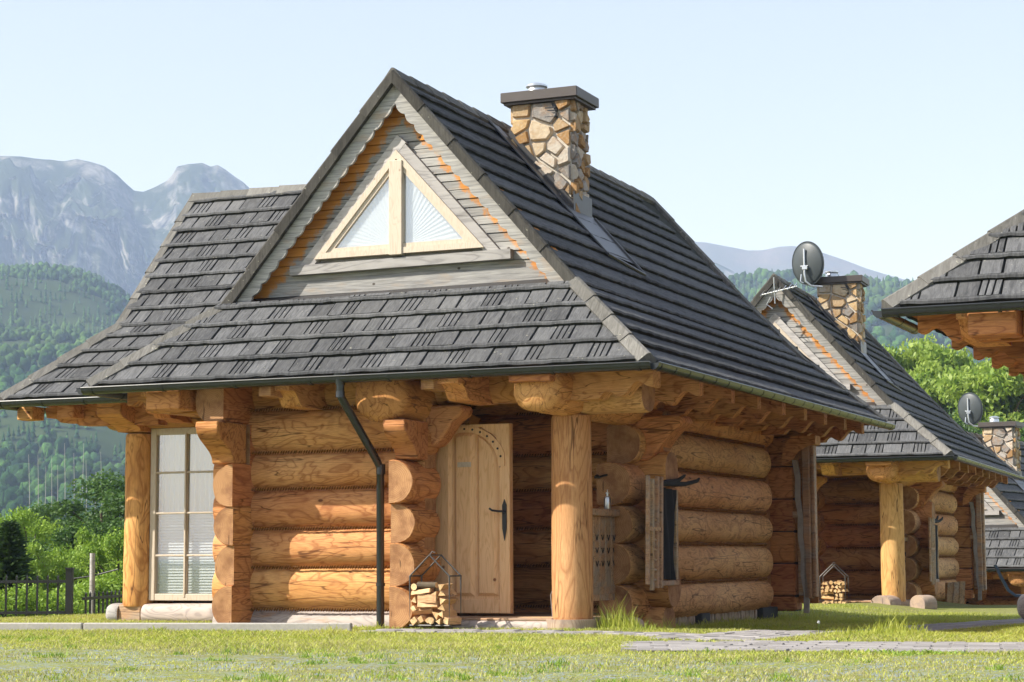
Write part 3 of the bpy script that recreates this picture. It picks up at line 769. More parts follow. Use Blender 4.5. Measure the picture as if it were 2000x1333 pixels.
    sof([(-W+.05,LL-.05,2.445),(-W+.05,.05,2.445),(-WG+.1,YG,3.3),(-WG+.1,LL-.8,3.3)])
    sof([(W-.05,LL-.05,2.445),(-W+.05,LL-.05,2.445),(-1.42,8.7,3.9),(1.42,8.7,3.9)])
    m.build('soffit',m_soffit,c)
    # ---- roof
    rf=MB()
    A=(W,0,HE);B=(-WL,0,HE);Cc=(W,LL,HE);D=(-W,LL,HE);GR=(WG,YG,HG);GL=(-WG,YG,HGL);P=(0,YG,HR);Q=(0,YQ,HR)
    KR=(1.42,YQ,4.0);KR2=(2.0,9.13,HG);KL=(-1.42,YQ,4.0);KL2=(-2.0,9.13,HG)
    quads=[(B,A,GR,GL),(A,Cc,KR2,GR),(GR,KR2,KR,Q,P),(D,B,GL,KL2),(KL2,GL,P,Q,KL),(Cc,D,KL,KR)]
    for q in quads: rf.add(q,[tuple(range(len(q)))])
    rf.add([KL,KR,Q],[(0,1,2)])
    roof=rf.build('roof',m_deck,c)
    def plane_tiles(poly3,detailed,phase=0,hint=None,par=None):
        o=Vector(poly3[0]); U=(Vector(poly3[1])-o).normalized(); N=U.cross(Vector(poly3[2])-o).normalized(); V_=N.cross(U)
        reg=[((Vector(p)-o).dot(U),(Vector(p)-o).dot(V_)) for p in poly3]
        tiles(par or roof,o,U,V_,reg,detailed,phase)
    e=(0,-.0,0)
    plane_tiles((B,A,GR,GL),True,3)
    plane_tiles((A,Cc,KR2,GR),False,1)
    plane_tiles((GR,KR2,KR,Q,P),False,2)
    plane_tiles((D,B,GL,KL2),False,1)
    plane_tiles((KL2,GL,P,Q,KL),False,1)
    plane_tiles((Cc,D,KL,KR),False,1)
    nF=(0,-.72,.70);nR=(.65,0,.76);nRu=(.75,0,.66)
    caps(roof,A,GR,nF,nR,.085); caps(roof,B,GL,nF,(-.65,0,.76),.085)
    caps(roof,P,Q,(-.75,0,.66),nRu,.10); 
    caps(roof,Cc,KR2,(0,.86,.5),nR,.09); caps(roof,KR2,KR,(0,.86,.5),nRu,.09); caps(roof,KR,Q,(0,1,0.05),nRu,.08)
    # verge caps on the rakes of the front gable
    caps(roof,GR,(0,YG,HR+.02),(0,-1,0.02),nRu,.07,.55,.04,m_verge); caps(roof,GL,(0,YG,HR+.02),(0,-1,.02),(-.75,0,.66),.07,.55,.04,m_verge)
    # ---- gable
    gb=empty('gable_wall'); gb.parent=c
    m=MB(); m.prism([(-1.9,HGL),(1.9,HG),(0,5.5)],1.192,1.22); m.build('backing_board',m_dark,gb)
    tri=[(-1.97,3.40),(1.97,3.40),(0,5.60)]
    z=3.66; k=0
    while z<5.5:
        h=.092*random.uniform(.93,1.07)
        splits=[-2,random.uniform(-.8,.8),2] if random.random()<.4 and z<4.9 else [-2,2]
        for a,b in zip(splits,splits[1:]):
            pl=clip_convex([(a+.002,z),(b-.002,z),(b-.002,z+h-.006),(a+.002,z+h-.006)],tri)
            if len(pl)<3: continue
            dy=random.uniform(-.004,.004); m=MB(); n=len(pl)
            vs=[(p[0],1.075+dy-.008*(1-(p[1]-z)/h),p[1]) for p in pl]+[(p[0],1.19,p[1]) for p in pl]
            m.add(vs,[tuple(range(n))]+[(q,q+n,(q+1)%n+n,(q+1)%n) for q in range(n)]); m.build('plank',m_gable,gb)
        z+=h; k+=1
    m=MB(); pl=clip_convex([(-2,3.575),(2,3.575),(2,3.655),(-2,3.655)],tri); m.prism(pl,1.08,1.13); m.build('plank',m_gable,gb)
    m=MB(); m.prism([(-1.84,3.43),(1.84,3.43),(1.70,3.572),(-1.70,3.572)],1.045,1.13); m.build('plank',m_gable,gb)
    m=MB(); m.add([(-1.95,.93,3.335),(1.95,.93,3.37),(1.88,1.06,3.455),(-1.88,1.06,3.43)],[(0,1,2,3)]); m.add([(-1.95,.93,3.335),(1.95,.93,3.37),(1.95,.90,3.345),(-1.95,.90,3.31)],[(3,2,1,0)]); m.build('flashing',m_metal,gb)
    # barge boards with scalloped lower edge
    for s_ in (1,-1):
        top0=Vector((s_*1.99,0,(HG if s_>0 else HGL)+.0)); top1=Vector((0,0,HR-.035)); d_=(top1-top0); L=d_.length; d_.normalize(); nrm=Vector((-s_*d_.z*s_,0,0))
        nrm=Vector((d_.z,0,-d_.x)); 
        if nrm.z>0: nrm=-nrm
        n=150; up_=[];lo=[]
        for k in range(n+1):
            t=L*k/n; q=(t/.155)%1; sc_=.034*abs(math.sin(math.pi*q))**.6
            if t<.25: sc_+= .0
            up_.append(top0+d_*t+nrm*.035); lo.append(top0+d_*t+nrm*(.155+sc_))
        lo=[p if (p.x*s_>=0.0) else Vector((0,0,p.z)) for p in lo]
        lo=[Vector((max(p.x*s_,0)*s_,0,p.z)) for p in lo]; lo=[Vector((p.x,0,max(p.z,3.30))) for p in lo]
        vs=[];fs=[]
        for a,b in zip(up_,lo): vs+= [(a.x,.87,a.z),(b.x,.87,b.z),(b.x,.905,b.z),(a.x,.905,a.z)]
        for k in range(n):
            for q in range(4): fs.append((4*k+q,4*k+(q+1)%4,4*k+4+(q+1)%4,4*k+4+q))
        fs.append((0,1,2,3)); 
        if s_<0: fs=[f[::-1] for f in fs]
        m=MB(); m.add(vs,fs); m.build('barge_board',m_barge,gb)
        # underside of the overhanging rake
        a0=top0+nrm*.04; a1=top1+nrm*.04; m=MB(); m.add([(a0.x,.90,a0.z),(a1.x,.90,a1.z),(a1.x,1.19,a1.z),(a0.x,1.19,a0.z)],[(0,1,2,3)])
        m.build('rake_soffit',m_log_red,gb)
    # attic window
    aw=empty('attic_window',(0,-.065,0)); aw.parent=c
    def bar(par,p,q,w,y0,y1,mat,name,side=1):
        p=Vector((p[0],0,p[1]));q=Vector((q[0],0,q[1])); d_=(q-p).normalized(); n_=Vector((d_.z,0,-d_.x))*side*w
        poly=[(v.x,v.z) for v in (p,q,q+n_,p+n_)]; m=MB(); m.prism(poly,y0,y1); return m.build(name,mat,par)
    bl,br_,ap=(-1.17,3.74),(1.13,3.74),(-.03,5.03)
    bar(aw,bl,ap,.13,1.06,1.14,m_grey,'trim_board'); bar(aw,ap,(1.13,3.74),.13,1.062,1.14,m_grey,'trim_board')
    bar(aw,(1.24,3.66),(-1.28,3.64),.10,1.045,1.14,m_grey,'trim_board')
    fl,fr_,fa=(-.985,3.79),(.955,3.79),(-.03,4.87)
    # frame bars cut to a triangle
    def inner(t):  # inset triangle
        L1=math.hypot(fa[0]-fl[0],fa[1]-fl[1]); k1=t*L1/(fa[1]-fl[1]); s1=(fa[0]-fl[0])/(fa[1]-fl[1]); s2=(fr_[0]-fa[0])/(fa[1]-fr_[1])
        x0=fl[0]+k1+s1*t; x1=fr_[0]-k1-s2*t; zt_=fl[1]+t+(x1-x0)/(s1+s2)
        return (x0,fl[1]+t),(x1,fl[1]+t),(x0+s1*(zt_-fl[1]-t),zt_)
    il,ir,ia=inner(.062)
    for nm,pl in (('frame',[fl,fa,ia,il]),('frame',[fa,fr_,ir,ia]),('frame',[fr_,fl,il,ir])):
        m=MB(); m.prism(pl,1.03,1.15); m.build(nm,m_frame,aw)
    jl,jr,ja=inner(.105)
    for pl in ([il,ia,ja,jl],[ia,ir,jr,ja],[ir,il,jl,jr]):
        m=MB(); m.prism(pl,1.048,1.15); m.build('sash',m_frame,aw)
    m=MB(); m.bbox(-.105,.045,1.015,1.1,3.775,ia[1]-.02,.006); m.build('mullion',m_frame,aw)
    m=MB(); m.prism([jl,jr,ja],1.066,1.07); m.build('pane',m_glass,aw)
    m=MB(); m.add([(jl[0],1.108,jl[1]),(jr[0],1.108,jr[1]),(ja[0],1.108,ja[1])],[(0,1,2)]); m.build('backing',m_blind,aw)
    m=MB()   # fan blind with pleats
    for s_ in (-1,1):
        n=34; o_=Vector((-.03,1.09,3.86)); vs=[];rim=[]
        for k in range(n+1):
            a=R(2+84*k/n); d_=Vector((s_*math.cos(a),0,math.sin(a))); far=3.0
            # hit the rake edge
            t=(ja[1]-o_.z)/(d_.z+abs(d_.x)*(ja[1]-jl[1])/(ja[0]-jl[0])); 
            rim.append(o_+d_*t*.99+Vector((0,.003 if k%2 else -.003,0)))
        m.add([o_]+rim,[(0,k+1,k+2) if s_<0 else (0,k+2,k+1) for k in range(n)])
    m.build('pleated_blind',m_blind,aw)
    # ---- chimney
    ch=MB(); ch.box(.26,.96,3.35,3.83,4.3,5.81); ch=ch.build('chimney',m_mortar,c)
    stones(ch,(.26,3.35,4.55),(1,0,0),(0,0,1),.70,1.25,.165,3)
    stones(ch,(.96,3.35,4.50),(0,1,0),(0,0,1),.48,1.3,.15,9)
    stones(ch,(.96,3.83,4.6),(-1,0,0),(0,0,1),.70,1.2,.2,5)
    stones(ch,(.26,3.83,5.3),(0,-1,0),(0,0,1),.48,.5,.2,6)
    m=MB(); m.bbox(.15,1.08,3.24,3.95,5.82,5.935,.006); m.box(.18,1.05,3.27,3.92,5.795,5.82); m.build('chimney_cap',m_capm,ch)
    m=MB(); m.lathe([(.115,0),(.115,.07),(.10,.10),(.125,.115),(.125,.135),(.06,.16),(0,.165)],20,0,Matrix.Translation((.45,3.6,5.935))); m.build('flue',m_steel,ch,40)
    vn=MB(); vn.box(.66,.81,3.31,3.35,5.61,5.77)
    for k in range(4): vn.box(.672,.798,3.30,3.312,5.62+k*.033,5.635+k*.033)
    vn.build('air_vent',m_iron,ch)
    zr=lambda x: HR-1.138*x
    m=MB()
    X0,X1,Y0,Y1=.225,1.0,3.305,3.87
    m.prism([(X0,zr(X0)-.05),(X1,zr(X1)-.05),(X1,zr(X1)+.16),(X0,zr(X0)+.17)],Y0,Y0+.03)
    m.box(X1,X1+.012,Y0,Y1,zr(X1)-.1,zr(X1)+.27)
    def strip(xa,xb,ya,yb,h):
        m.add([(xa,ya,zr(xa)+h),(xb,ya,zr(xb)+h),(xb,yb,zr(xb)+h),(xa,yb,zr(xa)+h)],[(0,1,2,3)])
    strip(.08,1.5,Y0-.25,Y0,.066); strip(1.012,1.5,Y0,Y1,.066); strip(.3,1.5,Y1,Y1+.06,.066)
    m.tube([(.06,Y0-.25,zr(.06)+.066),(1.5,Y0-.25,zr(1.5)+.066)],.014,6); m.tube([(1.02,Y1+.05,zr(1.02)+.07),(1.62,Y1+.05,zr(1.62)+.07)],.02,6)
    m.tube([(1.5,Y0-.25,zr(1.5)+.06),(1.62,Y1+.05,zr(1.62)+.07)],.02,6)
    m.build('flashing',m_metal,ch)
    # ---- gutters
    gutter(c,((-WL-.03,-.02,HE-.035),(W+.08,-.02,HE-.035)),(0,-1,0),.82)
    gutter(c,((W+.02,LL+.05,HE-.035),(W+.02,-.08,HE-.035)),(1,0,0),.42)
    gutter(c,((-W-.04,-.08,HE-.035),(-W-.04,1.3,HE-.035)),(-1,0,0),.5)
    dp=MB(); dp.tube([(-.1,-.085,2.47),(-.1,-.085,2.36)],[.068,.045],14); dp.tube([(-.1,-.085,2.38),(-.1,-.085,2.26),(-.085,-.03,2.19),(-.03,.55,1.66),(-.015,.6,1.58),(-.01,.6,-.02)],.040,14)
    dp.tube([(-.01,.6,1.62),(-.01,.6,1.52)],.047,14); dp.tube([(-.1,-.085,2.3),(-.1,-.085,2.24)],.046,14); dp.tube([(-.01,.6,.42),(-.01,.6,.45)],.047,14); dp.build('downpipe',m_gutter,c,40)
    # ---- side wing (left)
    n0=set(c.children)|set(roof.children)
    xe,yr,H2=4.99,3.626,5.107; hk=(H2-HG)/1.138; he=hk+1.01
    xk=-xe+YG; yk=yr-hk; ye=yr-he
    wb=MB()
    K1=(xk,yk,HG);K2=(-2.0,yk,HG);R1=(xk,yr,H2);R2=(-.45,yr,H2);E1=(-xe,ye,HE);E2=(-3.0,ye,HE)
    K3=(xk,yr+hk,HG);E3=(-xe,yr+he,HE);K4=(-2.0,yr+hk,HG);E4=(-3.0,yr+he,HE)
    for q in ((E1,E2,K2,K1),(K1,K2,R2,R1),(K3,R1,R2,K4),(E3,K3,K4,E4),(E1,K1,K3,E3),(K1,R1,K3)): wb.add(q,[tuple(range(len(q)))])
    wing=wb.build('wing_roof',m_deck,c)
    plane_tiles((E1,E2,K2,K1),True,5,par=wing); plane_tiles((K1,K2,R2,R1),True,8,par=wing)
    plane_tiles((E3,E1,K1,K3),False,1,par=wing)
    m=MB(); m.add([E4,E3,K3,K4],[(0,1,2,3)]); m.add([K4,K3,R1,R2],[(0,1,2,3)]); m.v=[(a,b,z+.03) for a,b,z in m.v]; m.build('roof_course',m_tile,wing)
    caps(wing,E1,K1,nF,(-.65,0,.76),.09); caps(wing,K1,R1,nF,(-1,0,.05),.07,.45,.05); caps(wing,R1,R2,(0,-.75,.66),(0,.75,.66),.10)
    m=MB(); m.prism([(yk,HG),(yr+hk,HG),(yr,H2)],0,.03,0,Matrix(((0,1,0,xk+.2),(1,0,0,0),(0,0,1,0),(0,0,0,1)))); m.build('wing_gable',m_gable,wing)
    m=MB(); m.add([(-xe+.05,ye+.05,2.445),(-2.9,ye+.05,2.445),(-2.0,yk+.1,3.3),(xk,yk+.1,3.3)],[(0,1,2,3)])
    m.add([(-xe+.05,ye+.05,2.445),(xk,yk+.1,3.3),(xk,yr+hk,3.3),(-xe+.05,yr+he,2.445)],[(0,1,2,3)]); m.build('soffit',m_soffit,c)
    gutter(c,((-xe-.06,ye-.02,HE-.035),(-2.6,ye-.02,HE-.035)),(0,-1,0),.6)
    gutter(c,((-xe-.02,ye-.08,HE-.035),(-xe-.02,yr+he,HE-.035)),(-1,0,0),.6)
    def wtail(x,wd,y_out,y_in,z0,mt):
        poly=[(y_out,2.42),(y_out,z0+.12),(y_out+.05,z0+.13),(y_out+.1,z0+.08),(y_out+.22,z0+.07),(y_out+.26,z0+.03),(y_out+.45,z0+.02),(y_out+.5,z0),(y_in,z0),(y_in,2.42+(y_in-y_out)*.5)]
        m=MB(); m.prism(poly,-wd/2,wd/2); return m.build('rafter_tail',mt,c,40,loc=(x,0,0),rot=(0,0,R(90)))
    wtail(-3.1,.2,1.15,2,2.2,m_log_red)
    me=MB(); pl=[(-4.82,2.42),(-4.8,2.3),(-4.7,2.31),(-4.6,2.24),(-4.4,2.23),(-4.35,2.2),(-3.3,2.18),(-3.3,2.42)]; me.prism(pl,1.62,1.8); me.build('wing_beam',m_log_red,c,40)
    for k in range(2):
        m=MB(); m.bbox(-4.5-k*.55,-4.28-k*.55,1.4,1.62,2.27,2.42,.01); m.build('wooden_block',m_log,c)
    WING.extend([o for o in c.children if o not in n0])
    return c
cabin=build_cabin()
cabin.name='log_cabin'
tag(cabin,'large log cabin in front with arched pine door, stone chimney and triangular attic window','log cabin','log cabins with dark tiled roofs')

def copy_tree(o,parent=None,skip=()):
    c=o.copy(); col.objects.link(c); c.parent=parent
    for ch in o.children:
        if ch not in skip: copy_tree(ch,c,skip)
    return c
#--PART2--
DOOR={o for o in cabin.children if o.name.startswith('door')}
cabin2=copy_tree(cabin,None,DOOR); cabin2.location=(-.1935,15.011,-.170); cabin2.rotation_euler=(0,0,.0487)
tag(cabin2,'second log cabin behind the first, satellite dish and aerial at its roof','log cabin')
cabin3=copy_tree(cabin,None,DOOR); cabin3.location=(-.112,28.21,-2.062); cabin3.rotation_euler=(0,0,-.110)
tag(cabin3,'farthest log cabin, lower down the slope and mostly hidden behind the second','log cabin')
cabin4=copy_tree(cabin,None,set(WING)|DOOR); cabin4.location=(8.40,-.521,.30); cabin4.rotation_euler=(0,0,-.006)
tag(cabin4,'log cabin cut off by the right photo edge, roof corner and eave brackets in view','log cabin')

# ---------------------------------------------------------------- terrain
def sstep(x,a,b):
    t=np.clip((x-a)/(b-a),0,1); return t*t*(3-2*t)
def gz(x,y):
    x=np.asarray(x,float); y=np.asarray(y,float)
    z=-.10*sstep(x,1.2,2.6)*sstep(y,.6,2.0) - .09*sstep(y,3,14)
    z=z-1.9*sstep(y,19,27)*sstep(x,-30,2) - 3.0*sstep(-x+.25*(y-2),5.6,16)
    z=z-2.0*sstep(y,28,60)
    return z
def axis(lo,hi,near,step):
    a=[0.0]; st=step
    while a[-1]<hi:
        if a[-1]>near: st*=1.13
        a.append(a[-1]+st)
    b=[0.0]; st=step
    while b[-1]>-lo*-1 if False else -b[-1]<-lo:
        if -b[-1]>near: st*=1.13
        b.append(b[-1]-st)
    return np.array(sorted(set(a+b)))
gx=axis(-9000,9000,12,.3)+3; gy=axis(-9000,9000,18,.3)+0
X,Y=np.meshgrid(gx,gy); Zg=gz(X,Y)+.012*np.sin(X*2.3+Y*1.1)*np.cos(Y*2.9-X)*(np.hypot(X,Y)<40)
V=np.stack([X.ravel(),Y.ravel(),Zg.ravel()],1); nx,ny=len(gx),len(gy)
I=(np.arange(ny-1)[:,None]*nx+np.arange(nx-1)[None]).ravel()
F=np.stack([I,I+1,I+1+nx,I+nx],1)
g=link('ground',np_mesh('ground',V,F,m_ground,True)); tag(g,kind='structure')

# paving
def strip_path(name,line,width,sx,sy,limit=290,zoff=.02,seed=1,edge=.0):
    m=MB(); rs=random.Random(seed); line=[Vector((*p,0)) for p in line]
    seg=[(line[i],line[i+1]) for i in range(len(line)-1)]; L=sum((b-a).length for a,b in seg)
    def at(t):
        for a,b in seg:
            l=(b-a).length
            if t<=l: return a+(b-a)*(t/l),(b-a).normalized()
            t-=l
        return line[-1],(line[-1]-line[-2]).normalized()
    vs=[];k=int(L/.4)
    for i in range(k+1):
        p,d=at(L*i/k); n=Vector((-d.y,d.x,0))
        for s_ in (-1,1):
            q=p+n*s_*(width/2+.02); vs.append((q.x,q.y,float(gz(q.x,q.y))+zoff-.012))
    m.add(vs,[(2*i,2*i+2,2*i+3,2*i+1) for i in range(k)])
    bed=m.build(name,m_bedding); tag(bed,kind='structure')
    rows=int(L/sx); cols=int(width/sy); n_=0; protos=[]
    for q in range(4):
        b=MB(); b.bbox(-sx/2+.004,sx/2-.004,-sy/2+.004,sy/2-.004,-.03,0,.006); protos.append(b.mesh('paving_stone',m_paver))
    rest=MB()
    for r_ in range(rows):
        p,d=at((r_+.5)*L/rows); n=Vector((-d.y,d.x,0)); ang=math.atan2(d.y,d.x)
        for c_ in range(cols):
            off=(c_-(cols-1)/2)*sy+(sy/2*.0); q=p+n*off+d*((c_%2)*sx*.5)
            z=float(gz(q.x,q.y))+zoff+rs.uniform(-.004,.005)
            rot=(rs.uniform(-.012,.012),rs.uniform(-.012,.012),ang+rs.uniform(-.02,.02))
            if n_<limit: link('paving_stone',protos[n_%4],bed,(q.x,q.y,z),rot)
            else:
                T=Matrix.Translation((q.x,q.y,z))@Matrix.Rotation(rot[2],4,'Z')
                rest.box(-sx/2+.004,sx/2-.004,-sy/2+.004,sy/2-.004,-.03,0,0,T)
            n_+=1
    if rest.f: tag(rest.build('paving',m_paver,bed),kind='stuff')
    return line,width
m_bedding=simple('bedding_sand',(.16,.15,.11),.95,0,.1,40,.3)
PATHS=[]
PATHS.append(strip_path('crossing_path',[(9.4,-1.45),(6.6,-1.85),(5.2,-2.1),(4.3,-2.25),(3.75,-2.45)],1.55,.24,.165,290,.02,1))
PATHS.append(strip_path('garden_path',[(3.9,-1.3),(4.1,.2),(4.3,2.4),(4.55,5.0),(4.9,7.6),(5.2,10.0),(5.3,13.0)],.95,.22,.19,290,.02,2))
PATHS.append(strip_path('porch_path',[(.25,-.12),(1.8,-.1),(3.0,-.25),(3.75,-.75),(4.0,-1.1)],.62,.2,.2,290,.022,3))

# kerb of long concrete blocks in front of the left half
kb=empty('kerb',(.1,-.2,0),math.atan2(-.82,-3.44)); tag(kb,kind='structure')
for k in range(4):
    m=MB(); m.bbox(.005+k*2.68,2.67+k*2.68,-.04,.04,-.25,.085,.01); m.build('kerb_block',m_conc,kb)

# ---------------------------------------------------------------- grass
def in_path(x,y):
    m=np.zeros(len(x),bool)
    for line,w in PATHS:
        for a,b in zip(line,line[1:]):
            d=np.array([b.x-a.x,b.y-a.y]); l=np.hypot(*d); u=((x-a.x)*d[0]+(y-a.y)*d[1])/l; v=np.abs((x-a.x)*-d[1]+(y-a.y)*d[0])/l
            m|=(u>-.03)&(u<l+.03)&(v<w/2+.0)
    return m
def blades(x,y,h,w,lean,seed):
    rr=np.random.default_rng(seed); n=len(x); z=gz(x,y)-.004; th=rr.uniform(0,2*np.pi,n); la=rr.uniform(0,2*np.pi,n)
    dx,dy=np.cos(th)*w/2,np.sin(th)*w/2; lx,ly=np.cos(la)*lean*h,np.sin(la)*lean*h
    P=np.zeros((n,5,3)); P[:,0]=np.stack([x-dx,y-dy,z],1); P[:,1]=np.stack([x+dx,y+dy,z],1)
    P[:,2]=np.stack([x+dx*.8+lx*.35,y+dy*.8+ly*.35,z+h*.6],1); P[:,3]=np.stack([x-dx*.8+lx*.35,y-dy*.8+ly*.35,z+h*.6],1)
    P[:,4]=np.stack([x+lx,y+ly,z+h*.97],1)
    b=(np.arange(n)*5)[:,None]
    T=np.concatenate([b+[0,1,2],b+[0,2,3],b+[3,2,4]],0)
    return P.reshape(-1,3),T
def scatter(n,x0,x1,y0,y1,seed):
    rr=np.random.default_rng(seed); return rr.uniform(x0,x1,n),rr.uniform(y0,y1,n)
right=np.array([math.cos(YAW),math.sin(YAW)]); fw2=np.array([-math.sin(YAW),math.cos(YAW)])
def view_scatter(n,d0,d1,seed,pw=1.0):
    rr=np.random.default_rng(seed); d=d0+(d1-d0)*rr.uniform(0,1,n)**pw; s_=rr.uniform(-.285,.285,n)*d
    return CAM.x+right[0]*s_+fw2[0]*d, CAM.y+right[1]*s_+fw2[1]*d
def house_mask(x,y):
    m=(x>-2.05)&(x<2.15)&(y>.72)&(y<9)
    m|=(x>-4.3)&(x<-1.6)&(y>1.8)&(y<5.2)
    m|=(x>.3)&(x<2.1)&(y>.6)&(y<2.8)
    c,s_=math.cos(.0487),math.sin(.0487); X2=(x+.19)*c+(y-15.01)*s_; Y2=-(x+.19)*s_+(y-15.01)*c
    m|=(X2>-2)&(X2<2.1)&(Y2>.7)&(Y2<8)
    return m
def kerbside(x,y):   # positive in front of the kerb
    return -(y+.2)+ (x-.1)*.238
def fbm(x,y,s,o=4,seed=0):
    v=np.zeros(len(x)); a=1; f=s; rr=np.random.default_rng(seed+99)
    for k in range(o):
        for _ in range(4):
            t=rr.uniform(0,2*np.pi); p=rr.uniform(0,6.28); v+=a*np.sin((x*np.cos(t)+y*np.sin(t))*f+p)/3
        a*=.55; f*=2.1
    return v
# lawn
x,y=view_scatter(330000,9.8,26,11,1.2)
nz=fbm(x,y,1.6,4,3)
keep=~in_path(x,y)&~house_mask(x,y)&~((np.abs(kerbside(x,y))<.07)&(x<.12))
front=y-.0*x+.0  # worn strip nearest the viewer
wear=np.clip((-y-2.9-.35*nz)/1.6,0,1); pr=np.random.default_rng(5).uniform(0,1,len(x))
keep&=pr>wear*.80
keep&=(nz>-1.25)|(pr>.75)
x,y,nz,wear=x[keep],y[keep],nz[keep],wear[keep]; rr=np.random.default_rng(6)
far=sstep(y,1.5,5)
h=(.026+.022*rr.uniform(0,1,len(x))**1.5+.009*np.clip(nz,-1,1.5))*(1-.45*wear)+far*.02*rr.uniform(.3,1,len(x)); h=np.maximum(h,.010)
dry=rr.uniform(0,1,len(x))<(.30+.25*wear+.12*nz-far*.2)
for nm,mask,mt in (('grass',~dry,m_grass),('dry_grass',dry,m_grassd)):
    P_,T_=blades(x[mask],y[mask],h[mask],.006+.004*rr.uniform(0,1,mask.sum()),.75,21)
    o=link(nm,np_mesh(nm,P_,T_,mt)); tag(o,'short sunlit lawn grass covering the ground around the cabins' if nm=='grass' else 'yellowed short grass blades mixed through the worn lawn','grass',kind='stuff')
# lusher bank of grass to the right of the first cabin and around it
def patch(n,cx_,cy_,rx,ry,seed,hmin,hmax,ang=0,w=.007,lean=.45):
    rr=np.random.default_rng(seed); t=rr.uniform(0,2*np.pi,n); q=np.sqrt(rr.uniform(0,1,n)); a=q*rx*np.cos(t); b=q*ry*np.sin(t)
    x=cx_+a*math.cos(ang)-b*math.sin(ang); y=cy_+a*math.sin(ang)+b*math.cos(ang); h=(hmin+(hmax-hmin)*rr.uniform(0,1,n)**2)*(1.1-.6*q)
    return blades(x,y,h,w*(.6+.8*rr.uniform(0,1,n)),lean,seed+1)
def tuft(name,label,parts,mat,group=None):
    Vs=[];Fs=[];o=0
    for P_,T_ in parts: Vs.append(P_);Fs.append(T_+o);o+=len(P_)
    ob=link(name,np_mesh(name,np.concatenate(Vs),np.concatenate(Fs),mat)); tag(ob,label,'grass',group,'stuff')
tuft('tall_grass','tall grass growing at the foot of the round porch post and along the railing',[patch(420,2.32,1.0,.22,.18,31,.12,.42,0,.008,.35),patch(500,2.45,1.9,.3,.6,32,.07,.26,0,.007),patch(260,2.6,.75,.35,.12,33,.05,.16)],m_grass)
tuft('tall_grass','rough grass along the foot of the side wall of the front cabin',[patch(1500,2.35,4.6,.28,2.8,34,.04,.15),patch(700,2.5,7.6,.5,.9,35,.05,.24),patch(500,3.0,3.0,.4,1.2,36,.03,.1)],m_grass)
tuft('tall_grass','lush grass bank between the two paving paths on the right',[patch(9000,6.2,1.6,1.5,2.0,37,.02,.07),patch(1100,4.98,.1,.55,.4,38,.03,.13,.4),patch(500,5.0,1.1,.28,.3,39,.08,.27),patch(600,6.6,-.6,1.6,.25,40,.03,.11,.1),patch(5000,7,4,1.3,3.5,41,.02,.06)],m_grass)
tuft('tall_grass','grass verge in front of the second cabin porch',[patch(9000,2.8,10.5,1.9,3.2,44,.02,.06),patch(2500,.6,13.6,3,.9,45,.03,.07),patch(900,3.6,11,.8,2.8,46,.03,.09)],m_grass)
tuft('weeds','low leafy weeds along the near edge of the crossing path',[patch(420,5.9,-2.95,.6,.13,51,.02,.06,.05,.018,1.1),patch(160,6.9,-2.7,.4,.1,52,.015,.04,.1,.016,1.1),patch(200,4.4,-.2,.5,.25,53,.015,.05,0,.016,1.1)],m_leafA)
cl_=[]
rr_=np.random.default_rng(77)
for k in range(130):
    d_=rr_.uniform(11,19); s__=rr_.uniform(-.27,.27)*d_; cx_=CAM.x+right[0]*s__+fw2[0]*d_; cy_=CAM.y+right[1]*s__+fw2[1]*d_
    if in_path(np.array([cx_]),np.array([cy_]))[0] or house_mask(np.array([cx_]),np.array([cy_]))[0]: continue
    cl_.append(patch(int(rr_.integers(25,70)),cx_,cy_,rr_.uniform(.05,.16),rr_.uniform(.04,.10),200+k,.03,rr_.uniform(.05,.085),rr_.uniform(0,3),.006,.6))
tuft('grass_clump','scattered darker clumps of longer grass dotted over the front lawn',cl_,m_leafA)
tuft('weeds','small weeds and grass tufts at the foot of the concrete kerb',[patch(90,-1.7,-.80,.16,.05,54,.03,.09,0,.014,.9),patch(120,.0,-.38,.16,.08,55,.03,.14),patch(90,-2.75,-1.05,.1,.05,56,.02,.09),patch(160,-1.0,-.6,.5,.05,57,.02,.06),patch(100,.1,.3,.2,.15,58,.03,.12)],m_grass)
# dandelion clock on its stalk
dl=empty('dandelion',(4.62,-.25,float(gz(4.62,-.25)))); tag(dl,'single dandelion clock with white seed head standing beside the path','flower')
m=MB(); m.tube([(0,0,0),(.006,.004,.06),(0,.01,.125)],.0028,6); m.build('stem',m_leafB,dl)
m=MB()
for k in range(90):
    v=Vector((random.gauss(0,1),random.gauss(0,1),random.gauss(0,1))).normalized(); a=v.orthogonal().normalized()*.003; b=v.cross(a).normalized()*.003; c0=Vector((0,.01,.13))
    m.add([c0+v*.004,c0+v*.011,c0+v*.013+a,c0+v*.013-a,c0+v*.013+b,c0+v*.013-b],[(0,1,2),(1,2,4),(1,4,3),(1,3,5),(1,5,2)])
m.build('seed_head',m_blind,dl)

